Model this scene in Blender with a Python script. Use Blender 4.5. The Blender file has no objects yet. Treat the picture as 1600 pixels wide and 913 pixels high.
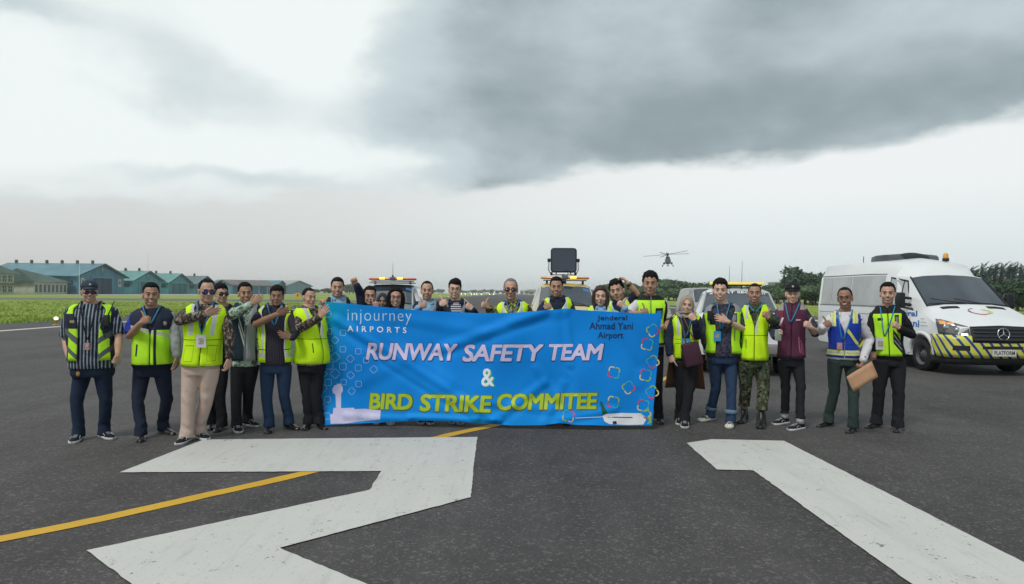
import bpy, bmesh, math, random
import numpy as np
from mathutils import Vector, Matrix, noise as mnoise
random.seed(7); rng = np.random.default_rng(7)
SC = bpy.context.scene; COL = SC.collection
R = math.radians
# ------------------------------------------------------------------ camera
FPX, CAMH = 1067.0, 1.55
cam_d = bpy.data.cameras.new("camera"); cam = bpy.data.objects.new("camera", cam_d); COL.objects.link(cam)
cam_d.sensor_width = 36.0; cam_d.lens = 36.0 * FPX / 1600.0
cam_d.clip_start = 0.05; cam_d.clip_end = 30000
PITCH, ROLL = R(0.11), R(0.53)
cam_m = Matrix.Rotation(R(90) + PITCH, 4, 'X') @ Matrix.Rotation(ROLL, 4, 'Z')
cam.matrix_world = Matrix.Translation((0, 0, CAMH)) @ cam_m
SC.camera = cam
CM = np.array(cam_m.to_3x3()); CP = np.array([0, 0, CAMH])
def ray(px, py):
    return CM @ np.array([(px - 800) / FPX, -(py - 456.5) / FPX, -1.0])
def at(px, py, Y):
    d = ray(px, py); return CP + d * (Y / d[1])
def G(px, py):
    d = ray(px, py); return CP + d * (-CAMH / d[2])
# ------------------------------------------------------------------ shader maths
class S:
    def __init__(s, t, k): s.t, s.k = t, k
    def _m(s, op, *o):
        n = s.t.nodes.new('ShaderNodeMath'); n.operation = op
        for i, v in enumerate((s,) + o):
            if isinstance(v, S): s.t.links.new(v.k, n.inputs[i])
            else: n.inputs[i].default_value = v
        return S(s.t, n.outputs[0])
    def __add__(s, o): return s._m('ADD', o)
    def __sub__(s, o): return s._m('SUBTRACT', o)
    def __mul__(s, o): return s._m('MULTIPLY', o)
    def __truediv__(s, o): return s._m('DIVIDE', o)
    def __radd__(s, o): return s._m('ADD', o)
    def __rmul__(s, o): return s._m('MULTIPLY', o)
    def gt(s, o): return s._m('GREATER_THAN', o)
    def lt(s, o): return s._m('LESS_THAN', o)
    def sin(s): return s._m('SINE')
    def abs(s): return s._m('ABSOLUTE')
    def max(s, o): return s._m('MAXIMUM', o)
    def min(s, o): return s._m('MINIMUM', o)
    def pow(s, o): return s._m('POWER', o)
    def fract(s): return s._m('FRACT')
    def inv(s): return s * -1.0 + 1.0
    def step(s, a, b):
        n = s.t.nodes.new('ShaderNodeMapRange'); n.interpolation_type = 'SMOOTHSTEP'
        s.t.links.new(s.k, n.inputs[0]); n.inputs[1].default_value = a; n.inputs[2].default_value = b
        return S(s.t, n.outputs[0])
def put(t, sock, v):
    if isinstance(v, S): t.links.new(v.k, sock)
    elif isinstance(v, (tuple, list)): sock.default_value = tuple(v) + ((1,) if len(v) == 3 and len(sock.default_value) == 4 else ())
    else: sock.default_value = v
def mixc(t, f, a, b):
    n = t.nodes.new('ShaderNodeMix'); n.data_type = 'RGBA'
    put(t, n.inputs[0], f); put(t, n.inputs[6], a); put(t, n.inputs[7], b)
    return S(t, n.outputs[2])
def noise(t, vec, scale, detail=3, rough=0.55, col=False, dist=0.0):
    n = t.nodes.new('ShaderNodeTexNoise'); n.inputs['Scale'].default_value = scale
    n.inputs['Detail'].default_value = detail; n.inputs['Roughness'].default_value = rough
    n.inputs['Distortion'].default_value = dist
    if vec is not None: t.links.new(vec.k, n.inputs['Vector'])
    return S(t, n.outputs[1 if col else 0])
def voro(t, vec, scale, feat='F1', out=0):
    n = t.nodes.new('ShaderNodeTexVoronoi'); n.feature = feat; n.inputs['Scale'].default_value = scale
    t.links.new(vec.k, n.inputs['Vector']); return S(t, n.outputs[out])
def coord(t, which='Object'):
    return S(t, t.nodes.new('ShaderNodeTexCoord').outputs[which])
def attr(t, name):
    n = t.nodes.new('ShaderNodeAttribute'); n.attribute_name = name; return S(t, n.outputs[1])
def sep(t, v):
    n = t.nodes.new('ShaderNodeSeparateXYZ'); t.links.new(v.k, n.inputs[0])
    return [S(t, o) for o in n.outputs]
def comb(t, x, y, z):
    n = t.nodes.new('ShaderNodeCombineXYZ')
    for i, v in enumerate((x, y, z)): put(t, n.inputs[i], v)
    return S(t, n.outputs[0])
def vscale(t, v, s):
    n = t.nodes.new('ShaderNodeMapping'); t.links.new(v.k, n.inputs[0]); n.inputs[3].default_value = s
    return S(t, n.outputs[0])
_mats = {}
def mat(key, fn=None, rough=0.8, spec=0.3, metal=0.0, base=None, bump=None, emit=None, estr=0.0, trans=0.0, coat=0.0, sub=0.0, alpha=None):
    """base: colour or fn(tree)->colour socket; bump: fn(tree)->(height, strength, distance)"""
    if key in _mats: return _mats[key]
    m = bpy.data.materials.new(key); m.use_nodes = True; t = m.node_tree
    b = t.nodes['Principled BSDF']
    if base is None: base = fn
    v = base(t) if callable(base) else base
    put(t, b.inputs['Base Color'], v)
    put(t, b.inputs['Roughness'], rough(t) if callable(rough) else rough)
    b.inputs['Specular IOR Level'].default_value = spec; b.inputs['Metallic'].default_value = metal
    b.inputs['Transmission Weight'].default_value = trans; b.inputs['Coat Weight'].default_value = coat
    if sub:
        b.inputs['Subsurface Weight'].default_value = sub; b.inputs['Subsurface Radius'].default_value = (.8, .3, .15); b.inputs['Subsurface Scale'].default_value = .006
    if emit is not None:
        b.inputs['Emission Color'].default_value = tuple(emit) + (1,); b.inputs['Emission Strength'].default_value = estr
    if bump:
        h, st, di = bump(t); n = t.nodes.new('ShaderNodeBump'); n.inputs['Strength'].default_value = st; n.inputs['Distance'].default_value = di
        t.links.new(h.k, n.inputs['Height']); t.links.new(n.outputs[0], b.inputs['Normal'])
    _mats[key] = m; return m
def vary(c, amt=.12, scale=6.0, detail=3):
    """a base colour with slight real-world unevenness"""
    def f(t):
        n = noise(t, coord(t), scale, detail)
        return mixc(t, n.step(.3, .7), tuple(x * (1 - amt) for x in c), tuple(min(1, x * (1 + amt)) for x in c))
    return f
# ------------------------------------------------------------------ sky and sun
W = bpy.data.worlds.new("World"); SC.world = W; W.use_nodes = True
t = W.node_tree; bg = t.nodes['Background']
SUN_EL, SUN_AZ = R(52), R(215)        # azimuth clockwise from +Y
nish = t.nodes.new('ShaderNodeTexSky'); nish.sky_type = 'NISHITA'; nish.sun_disc = False
nish.sun_elevation = SUN_EL; nish.sun_rotation = SUN_AZ
d = coord(t, 'Generated'); dx, dy, dz = sep(t, d)
az = dx._m('ARCTAN2', dy); el = dz._m('ARCSINE')
den = dz.max(0.0) + 0.16
plane = comb(t, dx / den, dy / den, 0.0)
n1 = noise(t, plane, 1.3, 7, .55); n2 = noise(t, plane, .75, 5, .5, dist=.3); n3 = noise(t, vscale(t, plane, (1, 1, 1)), 2.1, 6, .58)
n4 = noise(t, plane, 4.5, 6, .6)
d2 = vscale(t, d, (1, 1, 1.7)); wx_ = noise(t, d2, 3.2, 5, .55); wy_ = noise(t, comb(t, dx + 5.3, dy + 2.1, dz * 1.7 + 1.0), 3.4, 5, .55); wz_ = noise(t, d2, 7.5, 7, .56); wq_ = noise(t, comb(t, dx + 1.3, dy + 9.1, dz * 2.2), 4.2, 6, .5)
saz = az.sin()
edge = saz * .085 + .150
lay = (el - edge + (n1 - .5) * .09 + (wz_ - .5) * .06 + (n4 - .5) * .02)
cov = lay.step(-.006, .026)
covs = lay.step(-.045, .06)
def ae(px, py):        # a direction in the sky, from where the photograph shows it
    return math.atan((px - 800) / FPX), math.atan((458.6 + .0094 * (px - 800) - py) / math.hypot(FPX, px - 800))
A_w = az + (wx_ - .5) * .26 + (wz_ - .5) * .08; E_w = el + (wy_ - .5) * .15 + (wz_ - .5) * .05
def blob(px, py, sx, sy, amp):
    a0_, e0_ = ae(px, py); u = (A_w - a0_) / (sx / FPX); v = (E_w - e0_) / (sy / FPX)
    return ((u * u + v * v) * -1.0)._m('EXPONENT') * amp
mass = (A_w - ae(575, 100)[0] + (n2 - .5) * .22).step(-.05, .20) * (az - 2.2).step(0, .7).inv()
back = ((az.abs() - 1.25).step(0, .7)) * (n2.step(.35, .65) * .6 + .2)
Dk = mass * (.67 + (wq_ - .5) * .42 + (wz_ - .5) * .22) + back + (wq_ - .5) * .30 + (wz_ - .5) * .18 + .04
for b_ in ((600, 135, 80, 70, .26), (560, 215, 110, 40, .16), (310, 150, 120, 60, .25), (240, 60, 90, 50, .18), (30, 0, 60, 20, .34), (340, 290, 300, 20, .26), (50, 325, 220, 24, .24), (1300, 135, 330, 45, .16), (1000, 215, 260, 40, .14), (455, 55, 95, 75, -.42), (90, 190, 150, 80, -.22), (420, 245, 190, 30, -.20), (1480, 40, 240, 60, -.16), (800, 15, 160, 50, -.10)): Dk = Dk + blob(*b_)
cloud = mixc(t, Dk.step(-.02, .46), (.93, .985, .97), (.60, .69, .715)); cloud = mixc(t, Dk.step(.40, 1.0), cloud, (.285, .355, .375))
dark = mass
lowl = mixc(t, el.step(0, .12), (.64, .65, .635), (.70, .72, .705))
lowr = mixc(t, el.step(0, .17), (.74, .83, .845), (.92, .945, .935))
low = mixc(t, (saz + (n2 - .5) * .1).step(-.55, .35), lowl, lowr)
full = mixc(t, mixc(t, covs.step(0, 1) * dark.inv(), cov, covs), low, cloud)
nsk = t.nodes.new('ShaderNodeVectorMath'); nsk.operation = 'SCALE'; t.links.new(nish.outputs[0], nsk.inputs[0]); nsk.inputs[3].default_value = .1
fin = mixc(t, .94, S(t, nsk.outputs[0]), full)
t.links.new(fin.k, bg.inputs['Color']); bg.inputs['Strength'].default_value = 1.0
sd = bpy.data.lights.new("sun", 'SUN'); sd.energy = 2.0; sd.angle = R(16); sd.color = (1, .95, .87)
sun = bpy.data.objects.new("sun", sd); COL.objects.link(sun)
sv = Vector((math.sin(SUN_AZ) * math.cos(SUN_EL), math.cos(SUN_AZ) * math.cos(SUN_EL), math.sin(SUN_EL)))
sun.rotation_euler = sv.to_track_quat('Z', 'Y').to_euler(); sun.location = sv * 50
SC.view_settings.view_transform = 'Standard'; SC.view_settings.look = 'None'; SC.view_settings.gamma = 1; SC.view_settings.use_curve_mapping = False
SC.view_settings.exposure = 0.0
SC.cycles.max_bounces = 5; SC.cycles.transparent_max_bounces = 6; SC.cycles.volume_bounces = 0
# ------------------------------------------------------------------ mesh helpers
def tag(o, label=None, cat=None, group=None, kind=None):
    if label: o['label'] = label
    if cat: o['category'] = cat
    if group: o['group'] = group
    if kind: o['kind'] = kind
    return o
def empty(name, loc=(0, 0, 0), label=None, cat=None, group=None, rz=0.0):
    o = bpy.data.objects.new(name, None); COL.objects.link(o); o.location = loc; o.rotation_euler = (0, 0, rz)
    o.empty_display_size = .2
    return tag(o, label, cat, group)
def unit(v):
    v = np.asarray(v, float); n = np.linalg.norm(v); return v / n if n > 1e-9 else v
class MB:
    def __init__(s): s.v, s.f, s.m, s.n, s.tc = [], [], [], 0, None
    def add(s, v, f, m=0):
        s.v.append(np.asarray(v, float).reshape(-1, 3)); o = s.n
        for q in f: s.f.append([i + o for i in q]); s.m.append(m)
        s.n += len(s.v[-1])
    def box(s, c, size, rz=0.0, m=0, M=None, taper=1.0):
        x, y, z = [q / 2 for q in size]; v = np.array([[a * x * (taper if e > 0 else 1), b * y * (taper if e > 0 else 1), e * z] for e in (-1, 1) for b in (-1, 1) for a in (-1, 1)])
        if M is not None: v = v @ np.asarray(M).T
        if rz: v = v @ np.array([[math.cos(rz), math.sin(rz), 0], [-math.sin(rz), math.cos(rz), 0], [0, 0, 1]])
        s.add(v + np.asarray(c, float), [(0, 2, 3, 1), (4, 5, 7, 6), (0, 1, 5, 4), (1, 3, 7, 5), (3, 2, 6, 7), (2, 0, 4, 6)], m); return s
    def grid(s, P, m=0, cu=False, cv=False, flip=False):
        P = np.asarray(P, float); a, b = P.shape[:2]; f = []
        for i in range(a if cu else a - 1):
            for j in range(b if cv else b - 1):
                q = (i * b + j, i * b + (j + 1) % b, ((i + 1) % a) * b + (j + 1) % b, ((i + 1) % a) * b + j)
                f.append(q[::-1] if flip else q)
        s.add(P.reshape(-1, 3), f, m); return s
    def tube(s, pts, rad, seg=10, m=0, up=None, cap=True, dome=True, closed=False):
        """pts list of 3-vectors; rad list of scalar or (ru, rv): ru across 'side', rv across 'up'"""
        P = [np.asarray(p, float) for p in pts]; r = [(q, q) if np.isscalar(q) else q for q in (rad if isinstance(rad, list) else [rad] * len(P))]
        if dome and cap and not closed:
            d0, d1 = unit(P[0] - P[1]), unit(P[-1] - P[-2]); a0, a1 = min(r[0]), min(r[-1])
            P = [P[0] + d0 * a0 * .8, P[0] + d0 * a0 * .45] + P + [P[-1] + d1 * a1 * .45, P[-1] + d1 * a1 * .8]
            r = [(r[0][0] * .45, r[0][1] * .45), (r[0][0] * .86, r[0][1] * .86)] + r + [(r[-1][0] * .86, r[-1][1] * .86), (r[-1][0] * .45, r[-1][1] * .45)]
        n = len(P); T = []
        for i in range(n):
            if closed: T.append(unit(P[(i + 1) % n] - P[i - 1]))
            else: T.append(unit(P[min(i + 1, n - 1)] - P[max(i - 1, 0)]))
        u = np.asarray(up, float) if up is not None else (np.array([0, 0, 1.]) if abs(T[0][2]) < .9 else np.array([0, 1., 0]))
        rows = []
        for i in range(n):
            u = unit(u - T[i] * u.dot(T[i])); w = np.cross(T[i], u)
            rows.append([P[i] + w * r[i][0] * math.cos(a) + u * r[i][1] * math.sin(a) for a in np.linspace(0, 2 * math.pi, seg, False)])
            if up is not None: u = np.asarray(up, float)
        base = s.n
        s.grid(rows, m, cu=closed, cv=True)
        if cap and not closed:
            s.f.append([base + i for i in range(seg)][::-1]); s.m.append(m)
            s.f.append([base + (n - 1) * seg + i for i in range(seg)]); s.m.append(m)
            # orientation made consistent in build
        return s
    def ell(s, c, r, M=None, nu=14, nv=9, m=0):
        rows = []
        for j in range(nv + 1):
            ph = math.pi * j / nv; ph = min(max(ph, .02), math.pi - .02)
            rows.append([(r[0] * math.sin(ph) * math.cos(a), r[1] * math.sin(ph) * math.sin(a), r[2] * math.cos(ph)) for a in np.linspace(0, 2 * math.pi, nu, False)])
        P = np.array(rows)
        if M is not None: P = P @ np.asarray(M).T
        base = s.n
        s.grid(P + np.asarray(c, float), m, cv=True)
        s.f.append([base + i for i in range(nu)][::-1]); s.m.append(m); s.f.append([base + nv * nu + i for i in range(nu)]); s.m.append(m)
        return s
    def prism(s, poly, y0, y1, axis='y', m=0):
        """poly in the two other axes, extruded along axis"""
        n = len(poly); v = []
        for y in (y0, y1):
            for a, b in poly: v.append({'y': (a, y, b), 'x': (y, a, b), 'z': (a, b, y)}[axis])
        f = [list(range(n))[::-1], list(range(n, 2 * n))] + [(i, (i + 1) % n, n + (i + 1) % n, n + i) for i in range(n)]
        s.add(v, f, m); return s
    def build(s, name, mats, parent=None, smooth=True, fix=True, loc=(0, 0, 0), tc=None, angle=None, bevel=0.0, solid=0.0):
        V = np.concatenate(s.v) if s.v else np.zeros((0, 3))
        me = bpy.data.meshes.new(name); me.from_pydata(V.tolist(), [], s.f)
        me.polygons.foreach_set('material_index', s.m)
        for q in (mats if isinstance(mats, (list, tuple)) else [mats]): me.materials.append(q)
        if fix:
            b = bmesh.new(); b.from_mesh(me); bmesh.ops.recalc_face_normals(b, faces=b.faces); b.to_mesh(me); b.free()
        if smooth:
            me.polygons.foreach_set('use_smooth', [True] * len(me.polygons))
            if angle: me.set_sharp_from_angle(angle=R(angle))
        if tc is not None:
            a = me.attributes.new('tc', 'FLOAT_VECTOR', 'POINT'); a.data.foreach_set('vector', np.asarray(tc, float).ravel())
        me.update()
        o = bpy.data.objects.new(name, me); COL.objects.link(o); o.location = loc
        if parent is not None: o.parent = parent
        if solid:
            md = o.modifiers.new('solid', 'SOLIDIFY'); md.thickness = solid; md.offset = 0
        if bevel:
            md = o.modifiers.new('bevel', 'BEVEL'); md.width = bevel; md.segments = 2; md.limit_method = 'ANGLE'; md.angle_limit = R(40)
        return o
def dup(o, parent=None):
    c = o.copy(); COL.objects.link(c)
    if parent is not None: c.parent = parent
    for ch in [x for x in o.children]: dup(ch, c)
    return c
# queue of meshes that are voxel-remeshed in one go
RQ = []
def remesh_later(mb, name, mats, parent, voxel, smooth=3, post=None, label=None):
    o = mb.build(name, mats, parent, fix=True)
    md = o.modifiers.new('r', 'REMESH'); md.mode = 'VOXEL'; md.voxel_size = voxel; md.use_smooth_shade = True
    md = o.modifiers.new('s', 'SMOOTH'); md.iterations = smooth; md.factor = .5
    if label: o['label'] = label
    RQ.append((o, mats, post)); return o
def remesh_all():
    dg = bpy.context.evaluated_depsgraph_get(); out = []
    for o, mats, post in RQ:
        me = bpy.data.meshes.new_from_object(o.evaluated_get(dg), depsgraph=dg); out.append(me)
    for (o, mats, post), me in zip(RQ, out):
        o.modifiers.clear(); old = o.data; me.name = o.name
        me.materials.clear()
        for q in (mats if isinstance(mats, (list, tuple)) else [mats]): me.materials.append(q)
        n = len(me.polygons); me.polygons.foreach_set('use_smooth', [True] * n)
        me.polygons.foreach_set('material_index', [0] * n)
        if post:
            V = np.zeros(len(me.vertices) * 3); me.vertices.foreach_get('co', V); V = V.reshape(-1, 3)
            Nn = np.zeros(len(me.vertices) * 3); me.vertices.foreach_get('normal', Nn); Nn = Nn.reshape(-1, 3)
            me.vertices.foreach_set('co', post(V, Nn).ravel())
        me.update(); o.data = me; bpy.data.meshes.remove(old)
def folds(amp, seed, kind='cloth'):
    r = np.random.default_rng(seed)
    K = [(r.normal(size=3) * np.array([26, 18, 30]), r.uniform(0, 6.28)) for _ in range(5)]
    K2 = [(r.normal(size=3) * np.array([60, 60, 75]), r.uniform(0, 6.28)) for _ in range(4)]
    def post(V, N):
        h = np.zeros(len(V))
        for k, p in K:
            w = np.sin(V @ np.roll(k, 1) * .4 + p) * 1.2; h += np.abs(np.sin(V @ k + p + w)) ** .7 / 5
        for k, p in K2: h += .25 * np.sin(V @ k + p) / 4
        return V + N * ((h - .5) * amp * 2)[:, None]
    return post
# ================================================================== ground
def flat(name, pts, z, m, kind='structure', parent=None, thick=0.0):
    me = bpy.data.meshes.new(name); n = len(pts)
    me.from_pydata([(p[0], p[1], z) for p in pts], [], [list(range(n))])
    b = bmesh.new(); b.from_mesh(me); bmesh.ops.recalc_face_normals(b, faces=b.faces)
    if b.faces[0].normal.z < 0: bmesh.ops.reverse_faces(b, faces=b.faces)
    bmesh.ops.triangulate(b, faces=b.faces); b.to_mesh(me); b.free()
    me.materials.append(m); o = bpy.data.objects.new(name, me); COL.objects.link(o)
    if kind: o['kind'] = kind
    if parent: o.parent = parent
    return o
def asphalt(t):
    p = coord(t); x, y, z = sep(t, p)
    agg = voro(t, p, 95, 'F1', 1)            # stone colours
    ar, ag, ab = sep(t, agg)
    f = noise(t, p, 55, 3, .7); big = noise(t, p, .35, 4, .6); mid = noise(t, p, 3.2, 4, .65)
    streak = noise(t, vscale(t, p, (1.1, .035, 1)), 1.0, 4, .6)
    v = (f.step(.25, .8) * .022 + .039) + (mid - .5) * .034 + (big - .5) * .052 + (streak - .5) * .060 + .003 + (noise(t, vscale(t, p, (.5, .5, 1)), 1.0, 2, .4).gt(.60)) * -.006
    v = v + (ar.gt(.84) * ag) * .062 + (sep(t, voro(t, p, 42, 'F1', 1))[0].gt(.93)) * .035
    v = v.max(.012)
    return comb(t, v * 1.13, v * 1.06, v * 1.07)
def asph_bump(t):
    p = coord(t); return (voro(t, p, 95) * .6 + noise(t, p, 40, 3) * .4, .55, .006)
M_asph = mat('runway_asphalt', asphalt, rough=.82, spec=.35, bump=asph_bump)
def grassc(t):
    p = coord(t); a = noise(t, p, .06, 5, .6); b = noise(t, p, .9, 5, .7); c = noise(t, vscale(t, p, (.02, .12, 1)), 1, 4, .6)
    k = mixc(t, (a * .5 + c * .5).step(.36, .62), (.17, .27, .06), (.35, .40, .09))
    return mixc(t, b.step(.3, .75), mixc(t, .35, k, (.13, .20, .05)), k)
M_grass = mat('grass_ground', grassc, rough=.95, spec=.1, bump=lambda t: (noise(t, coord(t), 3, 6, .8), .8, .08))
def whitep(t):
    p = coord(t); n = noise(t, p, 38, 5, .75); m = noise(t, p, 2.4, 5, .6); s = noise(t, vscale(t, p, (9, 1.2, 1)), 1.5, 4, .65)
    c = mixc(t, m, (.50, .50, .485), (.58, .575, .55)); c = mixc(t, s.step(.52, .75) * .6, c, (.40, .405, .39))
    c = mixc(t, noise(t, vscale(t, p, (1.6, .10, 1)), 1.3, 4, .6).step(.54, .74) * .22, c, (.26, .26, .255))
    chip = (n.gt(.655)).max((noise(t, p, 6, 5, .8).gt(.615)) * (n.gt(.53))).max((noise(t, p, 85, 3, .7).gt(.66)) * (noise(t, p, 3, 3, .6).gt(.45)) * .55)
    return mixc(t, chip, c, (.16, .16, .16))
M_white = mat('white_marking_paint', whitep, rough=.7, spec=.35, bump=lambda t: (noise(t, coord(t), 60, 4, .7), .4, .004))
def yellowp(t):
    p = coord(t); n = noise(t, p, 30, 5, .75)
    return mixc(t, n.gt(.66), mixc(t, noise(t, p, 3, 4), (.52, .30, .025), (.66, .40, .04)), (.12, .10, .07))
M_yellow = mat('yellow_marking_paint', yellowp, rough=.7, bump=lambda t: (noise(t, coord(t), 60, 4, .7), .4, .004))
M_tax = mat('taxiway_asphalt', lambda t: mixc(t, noise(t, coord(t), .3, 4), (.10, .105, .10), (.15, .155, .15)), rough=.9)
M_concrete = mat('apron_concrete', lambda t: mixc(t, noise(t, coord(t), .2, 4), (.30, .30, .28), (.38, .38, .36)), rough=.9)
ground = flat('ground', [(-1900, -300), (1900, -300), (1900, 2200), (-1900, 2200)], -.03, M_grass)
runway = flat('runway', [(-22.3, -250), (23.2, -250), (23.2, 1900), (-22.3, 1900)], 0, M_asph)
flat('taxiway', [(-420, 66), (-22.35, 103), (-22.35, 128), (-420, 98)], -.02, M_tax)
flat('apron', [(-420, 188), (-104, 200), (-100, 420), (-139, 420), (-420, 215)], -.016, M_concrete)
flat('service_road', [(23.25, 66), (300, 78), (300, 84), (23.25, 72)], -.02, M_tax)
for x in (-18.7, 19.3):
    flat('runway_edge_marking', [(x - .45 if x > 0 else x - .2, -60), (x + .2 if x < 0 else x + .45, -60), (x + .2 if x < 0 else x + .45, 1800), (x - .45 if x > 0 else x - .2, 1800)], .004, M_white)
for k in range(12):
    y = 45 + k * 50
    flat('centreline_marking', [(-.35, y), (.35, y), (.35, y + 30), (-.35, y + 30)], .004, M_white)
# painted numerals
def ext(a, b, k): a, b = G(*a)[:2], G(*b)[:2]; return b + (b - a) * k
two = [G(187, 739.5), G(318, 688), G(746, 684), G(740, 730), G(736, 778.5), G(437, 858)]
two = [p[:2] for p in two] + [ext((437, 858), (568, 913), 2.2), ext((135, 862), (203, 913), 2.2)] + [G(*q)[:2] for q in ((135, 862), (577, 767), (596, 737.5))]
def rough_edge(P, step=.06, amp=.004):
    out = []
    for i in range(len(P)):
        a, b = np.array(P[i][:2]), np.array(P[(i + 1) % len(P)][:2]); L = np.linalg.norm(b - a); n = max(1, int(L / step)); nv = np.array([-(b - a)[1], (b - a)[0]]) / L
        for k in range(n): out.append(a + (b - a) * k / n + (nv * rng.normal() * amp * .6 if k else 0))
    return out
def marking(name, P): return flat(name, rough_edge(P), .008, M_white)
marking('digit_two_marking', two)
one = [G(1073, 693.5), G(1112, 687.5), G(1225, 690)]
one = [p[:2] for p in one] + [ext((1225, 690), (1600, 881), .55), ext((1177, 736.5), (1422, 913), 1.2)] + [G(*q)[:2] for q in ((1177, 736.5), (1120, 735))]
marking('digit_one_marking', one)
# yellow lead line, a smooth curve on the ground
cl = [G(*q)[:2] for q in ((-160, 873), (0, 843), (150, 813), (320, 775), (475, 740), (600, 706), (700, 680.5), (775, 664.5))]
d_ = cl[-1] - cl[-2]; a0 = math.atan2(d_[1], d_[0]); p_ = cl[-1]
for k in range(30):
    a0 += (R(88) - a0) * .07; p_ = p_ + np.array([math.cos(a0), math.sin(a0)]) * 1.2; cl.append(p_)
# densify with Catmull-Rom
den_ = []
for i in range(len(cl) - 1):
    p0, p1, p2, p3 = cl[max(i - 1, 0)], cl[i], cl[i + 1], cl[min(i + 2, len(cl) - 1)]
    for k in range(8):
        u = k / 8; den_.append(.5 * ((2 * p1) + (p2 - p0) * u + (2 * p0 - 5 * p1 + 4 * p2 - p3) * u * u + (3 * p1 - p0 - 3 * p2 + p3) * u ** 3))
L_, R_ = [], []
for i in range(len(den_)):
    tdir = unit(den_[min(i + 1, len(den_) - 1)] - den_[max(i - 1, 0)]); nn = np.array([-tdir[1], tdir[0]])
    L_.append(den_[i] + nn * (.067 + rng.normal() * .003)); R_.append(den_[i] - nn * (.067 + rng.normal() * .003))
yb = MB(); yb.grid([[(l[0], l[1], .004), (r[0], r[1], .004)] for l, r in zip(L_, R_)])
yo = yb.build('yellow_lead_line', M_yellow, smooth=False, fix=False); yo['kind'] = 'structure'
# ------------------------------------------------------------------ grass tufts (uncountable)
def tufts():
    n = 16000; V, F = [], []
    side = rng.random(n) < .72
    u = rng.random(n)
    yy = np.where(side, 24 + 66 * u ** 1.7, 34 + 62 * u)
    xx = np.where(side, -22.4 - rng.random(n) ** 1.6 * 42, 23.3 + rng.random(n) ** 1.4 * 26)
    hh = rng.uniform(.04, .14, n) * np.where(side & (xx > -24.5), 1.15, 1)
    for x, y, h in zip(xx, yy, hh):
        for b in range(4):
            a = rng.random() * 6.28; w = rng.uniform(.02, .05); ox, oy = rng.normal(0, .1, 2); lx, ly = rng.normal(0, .1, 2); i = len(V)
            V += [(x + ox - math.cos(a) * w, y + oy - math.sin(a) * w, -.04), (x + ox + math.cos(a) * w, y + oy + math.sin(a) * w, -.04), (x + ox + lx, y + oy + ly, h)]
            F.append((i, i + 1, i + 2))
    me = bpy.data.meshes.new('grass'); me.from_pydata(V, [], F); 
    me.materials.append(mat('grass_blades', lambda t: mixc(t, noise(t, coord(t), .25, 4).step(.35, .65), (.20, .32, .06), (.40, .45, .10)), rough=.8, spec=.2))
    o = bpy.data.objects.new('grass', me); COL.objects.link(o); o['kind'] = 'stuff'; o['label'] = 'long yellow-green grass along both edges of the runway'
tufts()
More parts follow.
